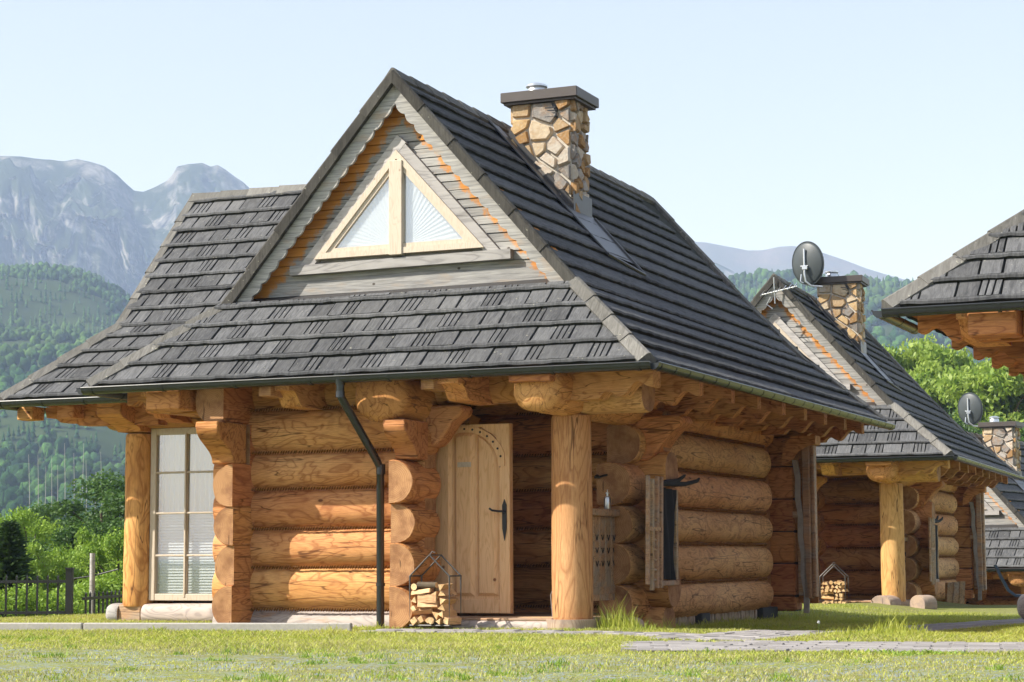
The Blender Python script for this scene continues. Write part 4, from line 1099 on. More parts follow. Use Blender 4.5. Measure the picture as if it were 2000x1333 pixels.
# ---------------------------------------------------------------- firewood rack and its wood (cabin coordinates)
def xf(co,rz,p): c,s_=math.cos(rz),math.sin(rz); return (co[0]+c*p[0]-s_*p[1],co[1]+s_*p[0]+c*p[1],co[2]+p[2])
POSE={1:((0,0,0),0,''),2:((-.1935,15.011,-.170),.0487,'')}
def make_rack():
    r=empty('firewood_rack'); m=MB(); w,dp,h1,h2=.42,.26,.5,.70
    for y in (0,dp):
        m.tube([(0,y,0),(0,y,h1),(w/2,y,h2),(w,y,h1),(w,y,0)],.0095,6)
        m.tube([(0,y,.03),(w,y,.03)],.008,6)
    for x,z in ((0,.03),(w,.03),(0,h1),(w,h1),(w/2,h2)): m.tube([(x,0,z),(x,dp,z)],.008,6)
    m.build('rack_frame',m_rackm,r)
    m=MB(); m.tube([(w/2,.0,h2),(w/2+.02,.02,h2+.035),(w/2+.05,.02,h2+.02)],.006,6); m.build('rack_hook',m_rackm,r)
    return r
GR_=['split firewood stacked in the house shaped rack by the porch','split firewood stacked in the rack of the second cabin']
rack=make_rack(); rack.location=(.47,.28,.02); tag(rack,'black house shaped metal firewood rack left of the open front door','firewood rack','metal firewood racks')
rack2=copy_tree(rack); rack2.location=xf(POSE[2][0],POSE[2][1],(.80,.28,.02)); rack2.rotation_euler=(0,0,.0487); tag(rack2,'small firewood rack beside the porch of the second cabin','firewood rack')
rs=random.Random(4); prot=[]
def billet(L,kind,seed):
    q=random.Random(seed); n={'tri':3,'quad':4,'round':9,'half':6}[kind]; r=q.uniform(.030,.045)
    pts=[]
    for k in range(n):
        a=2*math.pi*k/n+q.uniform(-.25,.25)*(n<6); rr_=r*q.uniform(.8,1.2) if n<9 else r
        if kind=='half' and k in (3,4,5): rr_*=.45
        pts.append((rr_*math.cos(a),rr_*math.sin(a)))
    m=MB(); k=4; vs=[];fs=[]
    for j in range(k+1):
        dx,dz=q.uniform(-.003,.003),q.uniform(-.003,.003)
        for p in pts: vs.append((L*j/k,p[0]+dx,p[1]+dz))
    for j in range(k):
        for i in range(n): fs.append((j*n+i,j*n+(i+1)%n,(j+1)*n+(i+1)%n,(j+1)*n+i))
    m.add(vs,fs,0); m.add([],[]); o=len(m.v)
    m.f.append(tuple(range(n-1,-1,-1))); m.f.append(tuple(range(k*n,(k+1)*n))); m.mi+= [1,1]
    if kind=='round': m.mi=[2 if x==0 else x for x in m.mi]
    return m.mesh('firewood',[m_firel,m_fire,m_bark])
m_firel=wood_mat('split_wood_side',(.72,.5,.25),(.6,.38,.16),(.3,.15,.05),5,.3,.4)
for k in range(12): prot.append(billet(.27,rs.choice(['tri','quad','quad','tri','half','round']),k))
def fill_rack(co,rz,grp,lab,dx=0):
    z=.075; row=0
    while z<.45:
        x=.045; colm=0
        while x<.39:
            colm+=1
            ln=rs.random()<.28
            if ln and row>0 and x<.25:     # a billet lying along the front
                a=rs.uniform(-.12,.12); o=link('firewood',rs.choice(prot),None,xf(co,rz,(.47+dx+x-.03,.30+rs.uniform(-.01,.02),z+.02)),(rs.uniform(0,6),a,rz+rs.uniform(-.1,.1))); x+=.27*.82; o.scale=(.75,.85,.85)
            else:
                o=link('firewood',rs.choice(prot),None,xf(co,rz,(.47+dx+x,.28+rs.uniform(-.03,.01),z+rs.uniform(-.008,.008))),(rs.uniform(0,6.28),0,rz+R(90)+rs.uniform(-.12,.12))); 
                o.rotation_mode='XYZ'; x+=rs.uniform(.060,.078)
            W_=('bottom','second lowest','third lowest','middle','third highest','second highest','top','topmost')
            tag(o,'billet, %s from left in the %s row of the rack %s'%(('first','second','third','fourth','fifth','sixth','seventh')[min(colm,7)-1],W_[min(row,7)],lab),'firewood',grp)
        z+=.064; row+=1
fill_rack((0,0,.02),0,GR_[0],'by the front door')
fill_rack(POSE[2][0][:2]+(POSE[2][0][2]+.02,),.0487,GR_[1],'at cabin two',.33)
# birch wood stored under the side wall
bp=[]
for k in range(6):
    q=random.Random(k+60); m=MB(); n=8; h=q.uniform(.12,.17); w=q.uniform(.022,.034)
    prof=[(.0,-h/2),(w*.7,-h/2+.012),(w,-h*.2),(w*.96,h*.22),(w*.65,h/2-.012),(.0,h/2)]
    m.lathe(prof,8); bp.append(m.mesh('firewood',m_birch,60))
yy=3.0
while yy<6.8:
    if not (4.35<yy<4.75):
        z=float(gz(2.0,yy))
        for q in range(1):
            o=link('firewood',rs.choice(bp),None,(1.98+rs.uniform(-.02,.02),yy,z+.075),(rs.uniform(-.12,.12),rs.uniform(-.1,.1),rs.uniform(0,3)))
            o.scale=(1,1,1.15)
            tag(o,'weathered birch billet standing under the bottom side log of the front cabin','firewood','birch firewood stored under the side wall')
    yy+=rs.uniform(.055,.075)
for (y0,y1,lab) in ((4.4,4.7,'dark pier block under the middle of the side wall'),(6.85,7.5,'dark pier block under the rear corner of the side wall')):
    m=MB(); m.bbox(1.7,2.08,y0,y1,-.3,.06,.01); o=m.build('foundation_block',m_pier); tag(o,lab,'foundation block','foundation blocks under the front cabin')

# ---------------------------------------------------------------- folded deck chair on the side wall
def deck_chair():
    r=empty('folding_deck_chair')
    for k,(x,y,z0,z1) in enumerate(((2.40,1.68,.42,1.50),(2.41,1.78,.36,1.47),(2.41,1.93,.38,1.50),(2.42,2.02,.38,1.50),(2.38,2.62,.46,1.38))):
        m=MB(); m.bbox(-.016,.016,-.03,.03,0,z1-z0,.004); o=m.build('rail',m_rail,r,None,(x,y,z0),(R(-2.5) if k<4 else R(-1.5),0,0))
    m=MB(); m.bbox(2.36,2.40,2.02,2.66,.40,.45,.004); m.build('cross_bar',m_rail,r)
    m=MB(); m.bbox(2.385,2.43,1.66,2.05,.95,.99,.004); m.build('cross_bar',m_rail,r)
    m=MB(); n=28; rows=18; vs=[]
    for j in range(rows+1):
        z=.47+.93*j/rows
        for i in range(n+1):
            t=i/n; y=2.08+.05*(1-j/rows)+t*(.50-.03*math.sin(j*.3)); vs.append((2.385+.022*math.sin(t*17+j*.12)+.012*math.sin(t*7-j*.3),y,z-.02*t))
    m.add(vs,[(j*(n+1)+i,j*(n+1)+i+1,(j+1)*(n+1)+i+1,(j+1)*(n+1)+i) for j in range(rows) for i in range(n)]); m.build('canvas',m_cloth,r,80)
    m=MB(); m.tube([(2.38,2.05,1.44),(2.38,2.6,1.44),(2.37,3.0,1.455),(2.36,3.42,1.50),(2.36,3.5,1.53)],[.03,.027,.024,.02,.012],8)
    m.tube([(2.38,2.3,1.45),(2.37,2.75,1.48),(2.35,2.98,1.53),(2.35,3.05,1.55)],[.026,.022,.018,.01],8); m.build('folded_canopy_arm',m_cloth,r,50)
    for k in range(7):
        m=MB(); z=.75+.1*k; m.bbox(2.40,2.42,1.80,1.93,0,.02,.003); m.build('slat',m_rail,r,None,(0,0,z-.1),(R(-6),0,0))
    return r
dc=deck_chair(); tag(dc,'folded wooden deck chair with black canvas on the side wall of the front cabin','deck chair','folded deck chairs on cabin walls')
dc2=copy_tree(dc); dc2.location=POSE[2][0]; dc2.rotation_euler=(0,0,.0487); tag(dc2,'folded deck chair with black canvas on the side wall of the second cabin','deck chair')
# bottle and lamp near the porch
m=MB(); m.lathe([(.033,0),(.036,.01),(.036,.10),(.03,.125),(.012,.135),(.012,.155),(.02,.158),(.02,.17),(.004,.175),(.004,.2)],14,0,Matrix.Translation((1.92,1.85,1.17)))
b=m.build('bottle',m_steel,None,40); tag(b,'small pale pump bottle standing on the porch railing','bottle')
lm=empty('wall_lamp',(1.9,2.1,1.5)); tag(lm,'small black wall lamp above the porch railing','wall lamp')
m=MB(); m.bbox(-.03,.02,-.1,-.06,0,.14,.005); m.build('back_plate',m_iron,lm)
m=MB(); m.tube([(0,-.08,.03),(-.06,-.12,.02),(-.12,-.14,.0)],.012,6); m.lathe([(.03,0),(.035,.02),(.01,.04)],10,0,Matrix.Translation((-.13,-.14,-.01))); m.build('lamp_arm',m_iron,lm)
m=MB(); m.tube([(1.66,1.0,.12),(1.64,1.0,.33),(1.66,1.0,.37),(1.72,1.0,.37),(1.74,1.0,.35)],.007,6); b=m.build('boot_scraper_hoop',m_steel,None,40); tag(b,'thin white metal hoop on the porch floor left of the post','metal hoop')
me=log_mesh(.22,.11,.09,seed=44,mats=(m_endg,m_endg)); b=link('stump',me,None,(2.3,1.15,.02),(0,0,R(60))); tag(b,'short grey log lying in the tall grass right of the porch post','log')
me=log_mesh(.8,.17,.16,seed=47,mats=(m_log_w,m_endg),round0=.1); b=link('sawn_log',me,None,(4.72,9.5,.02),(0,0,R(8))); tag(b,'pale sawn log lying at the right photo edge in front of the farthest cabin','log')
# second cabin odds and ends: half logs, blue plastic sledge, barrel, birch planks
P2=lambda x,y,z:xf(POSE[2][0],POSE[2][1],(x,y,z))
me=log_mesh(.34,.2,.16,seed=51,mats=(m_endg,m_endg)); b=link('stump',me,None,P2(1.75,.5,.05),(0,0,R(70))); tag(b,'left of two short logs in front of the second cabin porch post','log','short logs by the second porch post')
me=log_mesh(.3,.17,.16,seed=52,mats=(m_endg,m_endg)); b=link('stump',me,None,P2(2.35,.5,.05),(0,0,R(60))); tag(b,'right of two short logs in front of the second cabin porch post','log','short logs by the second porch post')
sd=MB(); pts=[(0,.62),(.1,.40),(.22,.16),(.34,.06),(.7,.05),(.7,.02),(.32,.02),(.18,.12),(.05,.38),(-.05,.62)]; sd.prism(pts,-.2,.2,0); b=sd.build('sledge',m_blue,None,40,P2(2.9,6.6,.05),(0,0,R(12))); tag(b,'blue plastic sledge leaning behind the second cabin','sledge')
bm=MB(); bm.lathe([(.001,0),(.2,0),(.21,.02),(.22,.3),(.21,.62),(.2,.65),(.001,.65)],18); 
b=bm.build('barrel',[m_log_red],None,40,P2(3.55,8.0,.32),(0,R(90),R(10))); tag(b,'dark wooden barrel lying behind the second cabin','barrel')
for k in range(3):
    m=MB(); m.prism([(0,0),(.1,0),(.2,.42),(.06,.42)],-.05,.05); b=m.build('trestle_leg_board',m_rail,None,None,P2(2.3,4.2+k*.8,-.05),(0,0,R(-60))); tag(b,('front','middle','rear')[k]+' slanted board under the side wall of the second cabin','board','slanted boards under the second side wall')

# ---------------------------------------------------------------- satellite dishes and aerial
def make_dish():
    r=empty('satellite_dish'); m=MB(); prof=[]
    T=Matrix.Rotation(R(-20),4,'Z')@Matrix.Rotation(R(-84),4,'X')
    vs=[];fs=[];n=40;rings=8
    for j in range(rings+1):
        q=j/rings
        for k in range(n): t=2*math.pi*k/n; vs.append((.34*q*math.cos(t),.395*q*math.sin(t),.085*q*q))
    for j in range(rings):
        for k in range(n): fs.append((j*n+k,j*n+(k+1)%n,(j+1)*n+(k+1)%n,(j+1)*n+k))
    m.add(vs,fs,0,T); o=m.build('reflector',m_dish,r,60); sm=o.modifiers.new('s','SOLIDIFY'); sm.thickness=.008
    m=MB(); ring=[T@Vector((.345*math.cos(2*math.pi*k/40),.4*math.sin(2*math.pi*k/40),.086)) for k in range(41)]; m.tube(ring,.009,6,cap=False); m.build('rim',m_dish,r,60)
    m=MB(); d=T@Vector((0,0,-1)); b0=T@Vector((0,0,-.03))
    m.tube([b0+Vector((0,0,.27)),b0+Vector((0,0,-.2)),b0+Vector((.02,0,-.33)),b0+Vector((.12,.03,-.42)),b0+Vector((.32,.05,-.44))],.019,8)
    m.bbox(-.05,.05,b0.y-.03,b0.y+.04,-.12,-.04,.005); m.tube([b0+Vector((-.07,0,-.05)),b0+Vector((.07,-.02,-.05))],.01,6); m.tube([b0+Vector((-.06,0,-.2)),b0+Vector((-.07,-.03,-.33)),b0+Vector((-.02,-.02,-.36))],.01,6)
    m.build('mast',m_steel,r,40)
    m=MB(); m.tube([T@Vector((0,-.38,.08)),T@Vector((0,-.2,.45))],.012,6); m.lathe([(.03,0),(.03,.1)],10,0,Matrix.Translation(T@Vector((0,-.2,.42)))); m.build('receiver_arm',m_dish,r,40)
    return r
dish=make_dish(); dish.location=(-.26,18.05,6.0); tag(dish,'large round dark satellite dish on the chimney of the second cabin','satellite dish','satellite dishes on the cabin roofs')
dish2=copy_tree(dish); dish2.location=(.02,32.3,4.27); tag(dish2,'satellite dish on the farthest cabin in front of the green trees','satellite dish')
an=empty('aerial',P2(.02,.80,5.27)); tag(an,'small metal aerial fixed to the gable peak of the second cabin','aerial')
m=MB(); m.tube([(0,0,-.1),(0,-.05,.35)],.012,6); m.tube([(-.2,-.1,.05),(.42,-.12,.16)],.010,6)
m.build('mast',m_steel,an)
m=MB()
for k in range(7): x=-.18+k*.095; z=.05+.11*(x+.2)/.62; m.tube([(x,-.28,z-.05),(x,.0,z+.08)],.006,5)
m.tube([(-.05,-.1,.0),(-.12,-.1,-.12),(-.02,-.1,-.2)],.009,5); m.build('elements',m_steel,an)

# ---------------------------------------------------------------- iron fence on the left
def fence(p,q,z0,z1,n,lab,posts):
    f=empty('iron_fence',(*p,0)); tag(f,lab,'fence','iron fences beyond the lawn'); d=Vector((q[0]-p[0],q[1]-p[1],0)); L=d.length; ang=math.atan2(d.y,d.x); f.rotation_euler=(0,0,ang)
    b=MB(); b.box(-.012,.012,-.012,.012,0,z1-z0); b.add([(-.012,-.012,z1-z0),(.012,-.012,z1-z0),(.012,.012,z1-z0),(-.012,.012,z1-z0),(0,0,z1-z0+.035)],[(0,1,4),(1,2,4),(2,3,4),(3,0,4)]); me=b.mesh('picket',m_iron)
    for k in range(n): link('picket',me,f,(L*(k+.5)/n,0,z0))
    for z in (z0+.18,z0+(z1-z0)*.62,z1-.06): m=MB(); m.box(0,L,-.02,.02,z-.018,z+.018); m.build('rail',m_iron,f)
    for x in posts: m=MB(); m.box(x-.045,x+.045,-.045,.045,z0-.4,z1+.10); m.box(x-.055,x+.055,-.055,.055,z1+.10,z1+.12); m.build('post',m_iron,f)
    return f
fence((-14.2,1.2),(-6.66,4.78),-.75,.47,62,'black iron fence with pointed pickets left of the thin fence post',(7.54*1.1,))
fence((-6.62,4.95),(-9.5,13.0),-1.0,.24,40,'lower run of black iron fence stepping down behind the window bay',())
pl=empty('wooden_pole',(-6.95,5.6,-2)); tag(pl,'thin grey wooden pole with a short crossbar behind the fence','pole')
m=MB(); m.tube([(0,0,0),(.02,0,1.3),(.0,0,2.78)],[.05,.045,.035],8); m.build('shaft',m_grey,pl,50)
m=MB(); m.tube([(-.3,-.1,2.43),(.0,0,2.47),(.35,.1,2.56)],.012,6); m.build('crossbar',m_iron,pl)
bw=empty('white_building',(-30,60,-6)); tag(bw,'distant pale building with a grey roof behind the left trees','building')
m=MB(); m.box(-9,5,0,10,0,6.2); m.build('wall',m_white,bw)
m=MB(); m.add([(-9.5,-.5,6.0),(5.5,-.5,6.0),(5.5,5,8.6),(-9.5,5,8.6),(-9.5,10.5,6.0),(5.5,10.5,6.0)],[(0,1,2,3),(3,2,5,4)]); m.build('roof',m_capm,bw)

# ---------------------------------------------------------------- trees
def leaves(cl,n_each,size,seed,flat=.0,droop=0):
    rr=np.random.default_rng(seed); Ps=[]
    for (c,r) in cl:
        n=int(n_each*(r[0]*r[1]*r[2])**.6*4)
        v=rr.normal(size=(n,3)); v/=np.linalg.norm(v,axis=1)[:,None]; rad=(rr.uniform(.2,1.15,n)**.7)*(1+.25*np.sin(v[:,0]*5+c[2])*np.cos(v[:,1]*4))
        Ps.append(np.array(c)+v*rad[:,None]*np.array(r))
    C_=np.concatenate(Ps); n=len(C_)
    a=rr.normal(size=(n,3)); a/=np.linalg.norm(a,axis=1)[:,None]; up_=rr.normal(size=(n,3))*.7+[0,0,.9]; b=np.cross(a,up_); b/=np.linalg.norm(b,axis=1)[:,None]
    s_=size*rr.uniform(.55,1.25,n)[:,None]
    V=np.stack([C_-a*s_,C_-b*s_*.55,C_+a*s_,C_+b*s_*.55],1).reshape(-1,3); F=np.arange(n*4).reshape(-1,4); return V,F
def make_tree(name,H,crown,mat,seed,leaf,dens,trunk_r=.14,nclump=46,lean=0,multi=1):
    """crown = (z0, z1, radius) relative to height"""
    rs=random.Random(seed); t=empty(name); m=MB(); z0,z1,rad=crown; cl=[]
    for q in range(multi):
        ox=(q-(multi-1)/2)*rad*.5; top=Vector((ox*1.4+lean,rs.uniform(-.3,.3),H*.9)); pts=[Vector((ox*.3,0,-.3))]
        for k in range(1,7): f=k/6; pts.append(Vector((ox*.3+(top.x-ox*.3)*f+rs.uniform(-.12,.12),top.y*f+rs.uniform(-.12,.12),H*.9*f)))
        m.tube(pts,[trunk_r*(1-.8*k/6) for k in range(7)],8)
        for k in range(nclump//multi):
            f=rs.uniform(0,1); z=z0+(z1-z0)*f; env=rad*math.sqrt(max(.05,1-((f-.42)/.62)**2))*rs.uniform(.35,1.12)
            a=rs.uniform(0,2*math.pi); c=(ox+math.cos(a)*env,math.sin(a)*env,z); sz=rad*rs.uniform(.11,.30); cl.append((c,(sz*1.15,sz*1.15,sz*.72)))
            if k%3==0:
                b0=Vector((ox*.5+lean*f*.5,0,max(z0*.6,z-.9*rad*.6))); m.tube([b0,(b0+Vector(c))/2+Vector((0,0,.15)),Vector(c)],[trunk_r*.35,trunk_r*.2,trunk_r*.08],5)
    m.build('trunk',m_bark,t,50); V,F=leaves(cl,dens,leaf,seed); link('crown',np_mesh('crown',V,F,mat),t); return t
def make_conifer(name,H,r,mat,seed,leaf,n=5200):
    rr=np.random.default_rng(seed); t=empty(name); m=MB(); m.tube([(0,0,-.2),(0,0,H*.97)],[.09,.015],8); m.build('trunk',m_bark,t,50)
    f=rr.uniform(0,1,n)**1.25; tier=np.abs(((f*13)%1)-.5)*.5+.65; a=rr.uniform(0,2*np.pi,n); R_=r*(1-f)**.8*tier*rr.uniform(.4,1.05,n)
    C_=np.stack([np.cos(a)*R_,np.sin(a)*R_,H*(.04+.96*f)-R_*.15],1); out=np.stack([np.cos(a),np.sin(a),rr.uniform(-.1,.9,n)],1); out/=np.linalg.norm(out,axis=1)[:,None]
    b=np.cross(out,rr.normal(size=(n,3))); b/=np.linalg.norm(b,axis=1)[:,None]; s_=leaf*rr.uniform(.6,1.4,n)[:,None]
    V=np.stack([C_-out*s_,C_-b*s_*.3,C_+out*s_,C_+b*s_*.3],1).reshape(-1,3); link('crown',np_mesh('crown',V,np.arange(n*4).reshape(-1,4),mat),t); return t
def ray(px,py,dist):
    d=rt*((px-1000)/3873.66)-up*((py-666.5)/3873.66)+fwd; return CAM+d*dist
protoA=make_tree('deciduous_tree',7,(2.2,7.0,2.4),m_leafA,1,.06,760,.12,44)
protoB=make_tree('deciduous_tree',8,(1.6,8.0,2.7),m_leafB,2,.065,820,.16,60)
protoC=make_tree('deciduous_tree',12,(2.6,12.2,2.9),m_leafC2,3,.13,330,.2,110,.2,2)
protoD=make_conifer('conifer',5,1.15,m_leafC,4,.11,9000)
protoE=make_tree('shrub',2.2,(.3,2.2,1.3),m_leafA,5,.04,900,.05,30)
used=set()
def place(p,px,py_top,dist,H0,label,group,cat='tree',s=None,rz=0):
    """stand the tree on the ground below the given far point"""
    top=ray(px,py_top,dist); z=float(gz(top.x,top.y)); k=(top.z-z)/H0
    t=p if p not in used else copy_tree(p); used.add(p)
    t.location=(top.x,top.y,z); t.scale=((s or k),(s or k),k); t.rotation_euler=(0,0,rz); tag(t,label,cat,group); return t
GT='trees beyond the iron fence'; GS='tall trees behind the cabins on the right'
place(protoB,212,942,47,8.2,'broad dark green tree rising left of the window bay, tallest of the left group',GT,s=.95,rz=1)
place(protoA,60,990,40,7.1,'bright green tree with thin branches above the conifer at the left edge',GT,s=.62,rz=2.2)
place(protoB,165,1030,38,8.2,'dark leafy tree filling the space above the thin wooden pole',GT,s=.62,rz=5)
place(protoA,232,1022,36,7.1,'light green tree close against the window bay post',GT,s=.5,rz=4)
place(protoB,118,1000,56,8.2,'dusky green tree in the middle of the left group, behind the pale ones',GT,s=.7,rz=3)
place(protoA,112,1055,34,7.1,'small bright tree between the conifer and the thin wooden pole',GT,s=.42,rz=.7)
place(protoD,20,1016,33,5.05,'dark pointed conifer at the left photo edge behind the fence',GT,s=1.25)
place(protoD,-30,1035,35,5.05,'dark conifer partly cut off by the left photo edge',GT,s=1.1,rz=1.2)
place(protoE,222,1125,31,2.3,'round light green shrub right of the wooden pole behind the fence','shrubs behind the iron fence','shrub',s=.9,rz=.3)
place(protoE,65,1155,30,2.3,'low shrub behind the left end of the iron fence','shrubs behind the iron fence','shrub',s=.8,rz=4)
place(protoE,170,1150,33,2.3,'low leafy shrub directly behind the thin wooden pole','shrubs behind the iron fence','shrub',s=.8,rz=5)
place(protoC,1805,660,92,12.6,'tall pale green tree rising left of the gap under the right eave',GS,s=.95)
place(protoC,1850,712,90,12.6,'pale green tree with visible trunk right of the tallest one',GS,s=.9,rz=2)
place(protoC,1880,690,98,12.6,'slender tree behind and right of the tallest right tree',GS,s=.8,rz=1)
place(protoC,1945,700,86,12.6,'broad bright tree above the farthest satellite dish',GS,s=1.05,rz=3.3)
place(protoC,2010,690,88,12.6,'tall tree cut by the right photo edge below the eave',GS,s=1.0,rz=5)
place(protoC,1765,700,95,12.6,'leftmost pale green tree of the right group beside the second roof',GS,s=.85,rz=4)
place(protoB,1975,840,76,8.2,'darker low tree behind the farthest chimney',GS,s=1.15,rz=1)
place(protoB,1900,830,80,8.2,'darker low tree behind the farthest dish',GS,s=1.1,rz=2)

# ---------------------------------------------------------------- hills and mountains
def azel(px,py):
    d=ray(px,py,1)-CAM; return math.atan2(d.x,d.y), d.z/math.hypot(d.x,d.y)
def vnoise(a,b,o,seed,ridged=False,pers=.5):
    out=np.zeros(a.shape); amp=1.0; f=1.0
    rr=np.random.default_rng(seed)
    for k in range(o):
        G=rr.uniform(-1,1,(256,256)); x=a*f+17.3*k; y=b*f+9.1*k; xi=np.floor(x).astype(int); yi=np.floor(y).astype(int); u=x-xi; v=y-yi; u=u*u*(3-2*u); v=v*v*(3-2*v)
        g=lambda i,j: G[(xi+i)%256,(yi+j)%256]
        n=(g(0,0)*(1-u)+g(1,0)*u)*(1-v)+(g(0,1)*(1-u)+g(1,1)*u)*v
        out+=amp*((1-2*np.abs(n)) if ridged else n); amp*=pers; f*=2.03
    return out
def range_mesh(name,sil,D0,D1,zb,ns,nt,amp,freq,mat,seed,p=1.0,ridged=True,stretch=.35,back=.25):
    sil=[(azel(*q),q[0]) for q in sil]; az=np.array([s[0][0] for s in sil]); el=np.array([s[0][1] for s in sil])
    A=np.linspace(az[0],az[-1],ns); E=np.interp(A,az,el)
    tb=np.linspace(-back,0,max(4,nt//8),endpoint=False); tf=np.linspace(0,1,nt); T=np.concatenate([tb,tf])
    AA,TT=np.meshgrid(A,T); EE=np.interp(AA,az,el); D=D0+(D1-D0)*TT; zr=CAM.z+EE*D0
    arc=AA*D0
    n1=vnoise(arc*freq,TT*(D0-D1)*freq*stretch+3,6,seed,ridged,.55); n2=vnoise(arc*freq*.35+7,TT*(D0-D1)*freq*.35,3,seed+5)
    fall=np.where(TT<0,1+TT*1.2,(1-np.clip(TT,0,1))**p)
    env=np.clip(np.abs(TT)*4,.035,1)*np.clip((1-TT)*4,0,1)
    Z=zb+(zr-zb)*fall+amp*(n1*.5+n2*.8)*env
    D=D+ amp*.9*n1*env
    V=np.stack([CAM.x+np.sin(AA)*D,CAM.y+np.cos(AA)*D,Z],-1).reshape(-1,3); m_=len(T)
    I=(np.arange(m_-1)[:,None]*ns+np.arange(ns-1)[None]).ravel(); F=np.stack([I,I+ns,I+ns+1,I+1],1)
    me=np_mesh(name,V,F,mat,True); o=link(name,me); tag(o,kind='structure')
    def surf(a,t):
        j=int((a-A[0])/(A[-1]-A[0])*(ns-1)); i=int(t*(nt-1))+len(tb); return V[min(i,m_-1)*ns+min(max(j,0),ns-1)]
    return o,A,surf,V,F
def rock_mat(name,rock,rock2,green,gl,zs):
    t=NT(name); v=t.coord(scale=(zs,zs,zs*.35)); n=t.noise(v,6,8,.7,.8); geo=t.node('ShaderNodeNewGeometry'); sp=t.node('ShaderNodeSeparateXYZ',{0:geo.outputs['Normal']})
    pz=t.node('ShaderNodeSeparateXYZ',{0:geo.outputs['Position']}).outputs[2]
    n2=t.noise(t.coord(scale=(zs,zs,zs)),2.2,6,.65)
    c=t.mix(t.ramp(n,[(.42,0.0),(.78,1.0)]),rock2,rock)
    g=t.math('ADD',t.math('ADD',n2,t.math('MULTIPLY',sp.outputs[2],.35)),t.math('MULTIPLY',pz,-.00035))
    c=t.mix(t.ramp(g,[(gl,0.0),(gl+.12,.95)]),c,green)
    return t.fin(c,.95,0,.05,n,1.0,6/zs*.002)
m_rock=rock_mat('limestone_cliff',(.34,.33,.31),(.04,.045,.05),(.02,.032,.012),.52,.008)
m_alp=rock_mat('alpine_slope',(.13,.10,.085),(.06,.05,.045),(.045,.045,.03),.55,.005)
m_hill=simple('forest_floor',(.035,.055,.02),.95,0,.05,.02,.3)
mt1=range_mesh('mountain',[(-1800,1085),(-1400,700),(-900,420),(-500,360),(-200,320),(-60,309),(0,306),(40,305),(80,309),(100,310),(125,313),(150,309),(178,316),(205,325),(228,341),(245,358),(262,373),(280,375),(300,368),(325,356),(338,342),(346,328),(370,322),(395,320),(412,328),(425,324),(440,333),(460,348),(475,358),(488,370),(505,385),(560,430),(700,520),(900,640),(1150,880),(1350,1085)],2250,1500,20,900,300,76,.0125,m_rock,3,1.3)
mt2=range_mesh('mountain',[(800,1085),(1000,640),(1100,520),(1250,500),(1300,488),(1340,500),(1370,508),(1400,512),(1430,526),(1455,545),(1480,568),(1500,600),(1560,700),(1620,800),(1800,1085)],2500,1900,30,240,80,58,.011,m_rock,8,.9)
mt3=range_mesh('mountain',[(250,1085),(600,700),(900,520),(1150,482),(1260,476),(1340,472),(1380,474),(1420,482),(1460,490),(1490,489),(1520,482),(1548,480),(1575,485),(1610,495),(1650,508),(1690,523),(1730,535),(1770,546),(1800,549),(1825,546),(1860,552),(1950,580),(2100,640),(2300,700),(2600,880),(2850,1085)],3300,2500,40,380,100,50,.0045,m_alp,12,.9)
hl1=range_mesh('hill',[(-1500,1085),(-1100,820),(-700,600),(-350,570),(-150,545),(-40,530),(30,527),(90,528),(140,534),(180,545),(215,562),(240,580),(270,610),(320,660),(420,760),(600,900),(800,1000),(950,1085)],1250,430,-4,240,110,18,.017,m_hill,21,1.05,False,1)
hl2=range_mesh('hill',[(600,1085),(900,800),(1150,620),(1350,560),(1500,545),(1640,548),(1690,552),(1730,556),(1770,560),(1810,572),(1860,592),(1950,620),(2100,660),(2400,740),(2750,950),(3000,1085)],1250,420,-6,200,110,16,.015,m_hill,25,1.0,False,1)
# forest: far too many trees to count, one object per hillside
def ico():
    t=(1+5**.5)/2; v=np.array([(-1,t,0),(1,t,0),(-1,-t,0),(1,-t,0),(0,-1,t),(0,1,t),(0,-1,-t),(0,1,-t),(t,0,-1),(t,0,1),(-t,0,-1),(-t,0,1)],float); v/=np.linalg.norm(v[0])
    f=[(0,11,5),(0,5,1),(0,1,7),(0,7,10),(0,10,11),(1,5,9),(5,11,4),(11,10,2),(10,7,6),(7,1,8),(3,9,4),(3,4,2),(3,2,6),(3,6,8),(3,8,9),(4,9,5),(2,4,11),(6,2,10),(8,6,7),(9,8,1)]
    V=[tuple(x) for x in v]; cache={}; F=[]
    def mid(a,b):
        k=(min(a,b),max(a,b))
        if k not in cache: p=(np.array(V[a])+np.array(V[b])); p/=np.linalg.norm(p); cache[k]=len(V); V.append(tuple(p))
        return cache[k]
    for a,b,c in f: x,y,z=mid(a,b),mid(b,c),mid(c,a); F+=[(a,x,z),(b,y,x),(c,z,y),(x,y,z)]
    return np.array(V),np.array(F)
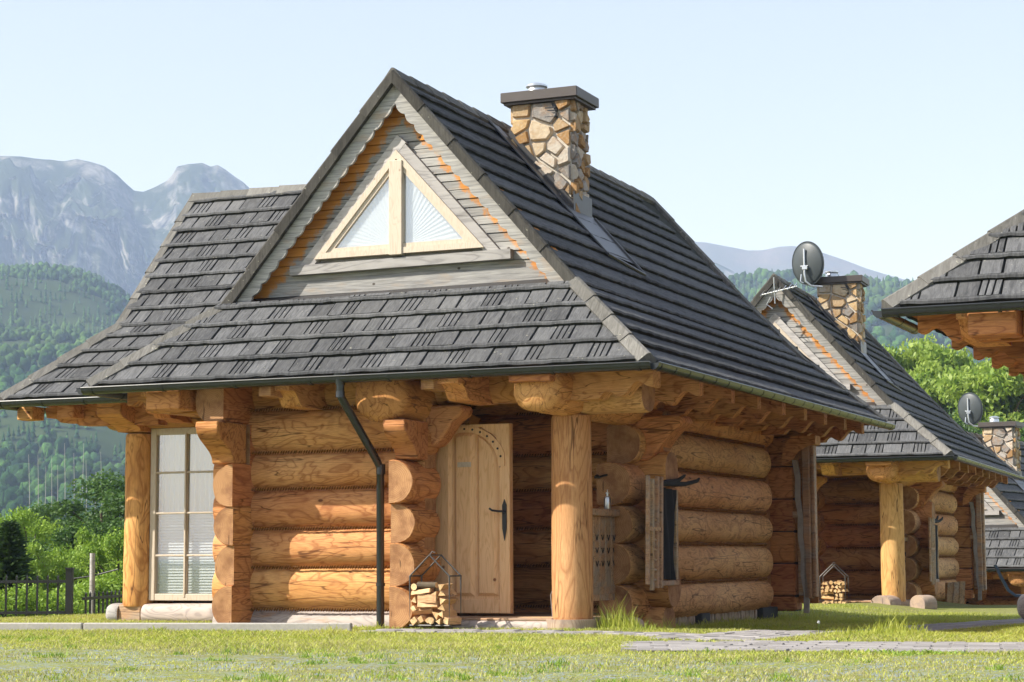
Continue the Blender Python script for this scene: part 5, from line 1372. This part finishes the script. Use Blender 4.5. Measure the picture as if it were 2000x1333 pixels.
def forest(name,label,hill,n,seed,conif,hs,tmin=.02,tmax=1):
    o,A,surf,V,F=hill; rr=np.random.default_rng(seed); iv,if_=ico(); cn=7
    cv=[(math.cos(2*math.pi*k/cn),math.sin(2*math.pi*k/cn),0) for k in range(cn)]+[(0,0,1)]; cf=[(k,(k+1)%cn,cn) for k in range(cn)]; cv=np.array(cv);cf=np.array(cf)
    VV=[];FF=[];off=0
    for i in range(n):
        a=rr.uniform(A[0],A[-1]); t=tmin+(tmax-tmin)*rr.uniform(0,1); p=surf(a,t); H=hs*rr.uniform(.6,1.25)
        pc=vnoise(np.array([p[0]*.01]),np.array([p[1]*.01]),2,5)[0]
        if pc+rr.uniform(-.4,.4)<conif:
            W_=H*.22
            for q,(zz,k) in enumerate(((.0,1),(.33,.72),(.62,.45))):
                w=cv*[W_*k,W_*k,H*.48]; w=w*rr.uniform(.85,1.15,(len(w),3)); VV.append(w+p+[0,0,H*(zz+.05)]); FF.append(cf+off); off+=len(w)
        else:
            w=iv*rr.uniform(.72,1.28,(len(iv),1))*[H*.36,H*.36,H*.46]; VV.append(w+p+[0,0,H*.45]); FF.append(if_+off); off+=len(w)
    ob=link(name,np_mesh(name,np.concatenate(VV),np.concatenate(FF),m_forest,True)); tag(ob,label,'forest',kind='stuff')
def forest_mat():
    t=NT('forest_canopy'); rp=t.node('ShaderNodeNewGeometry').outputs['Random Per Island']; n=t.noise(t.coord(),.35,4,.7); big=t.noise(t.coord(),.006,3,.6)
    c=t.ramp(rp,[(0,(.010,.034,.012)),(.4,(.022,.066,.020)),(.75,(.045,.115,.03)),(1,(.075,.16,.04))]); c=t.mix(t.ramp(n,[(.4,.7),(.6,0.0)]),c,(.012,.03,.01))
    c=t.mix(t.ramp(big,[(.45,0.0),(.62,.5)]),c,(.09,.14,.035))
    return t.fin(c,.95,0,.05,n,1,1.2)
m_forest=forest_mat()
forest('forest','mixed green forest covering the rounded hill on the left',hl1,18000,1,-.2,5.0,0)
forest('forest','mixed forest covering the hillside behind the right cabins',hl2,9000,2,.0,7)
# pale trunks standing in front of the left wood
tk=[]
m=MB(); m.tube([(0,0,0),(.1,0,7),(0,0,15)],[.10,.08,.04],6); tme=m.mesh('tree_trunk',m_trimw,60)
rs=random.Random(9)
for k in range(11):
    px=60+k*14+rs.uniform(-3,3); p=ray(px,930+rs.uniform(-12,12),430+rs.uniform(-25,25)); o=link('tree_trunk',tme,None,(p.x,p.y,p.z-9),(rs.uniform(-.03,.03),rs.uniform(-.03,.03),0)); o.scale=(.8,.8,rs.uniform(.7,1.05))
    tag(o,'pale bare trunk, '+('first','second','third','fourth','fifth','middle','fifth last','fourth last','third last','second last','last')[k]+' from the left below the wooded hill','tree trunk','pale bare trunks below the left wood')

# ---------------------------------------------------------------- haze
m=MB(); m.box(-9500,9500,-2000,9000,-12,590); hz=m.mesh('haze',None) if False else None
m_haze=bpy.data.materials.new('haze'); m_haze.use_nodes=True; hn=m_haze.node_tree; hn.nodes.clear(); ho=hn.nodes.new('ShaderNodeOutputMaterial'); pv=hn.nodes.new('ShaderNodeVolumePrincipled')
pv.inputs['Color'].default_value=(.50,.65,1,1); pv.inputs['Absorption Color'].default_value=(1,1,1,1); pv.inputs['Density'].default_value=.00027; pv.inputs['Anisotropy'].default_value=0; hn.links.new(pv.outputs[0],ho.inputs['Volume'])
hb=m.build('haze',m_haze); tag(hb,kind='stuff',label='pale blue summer haze filling the valley air',cat='haze')
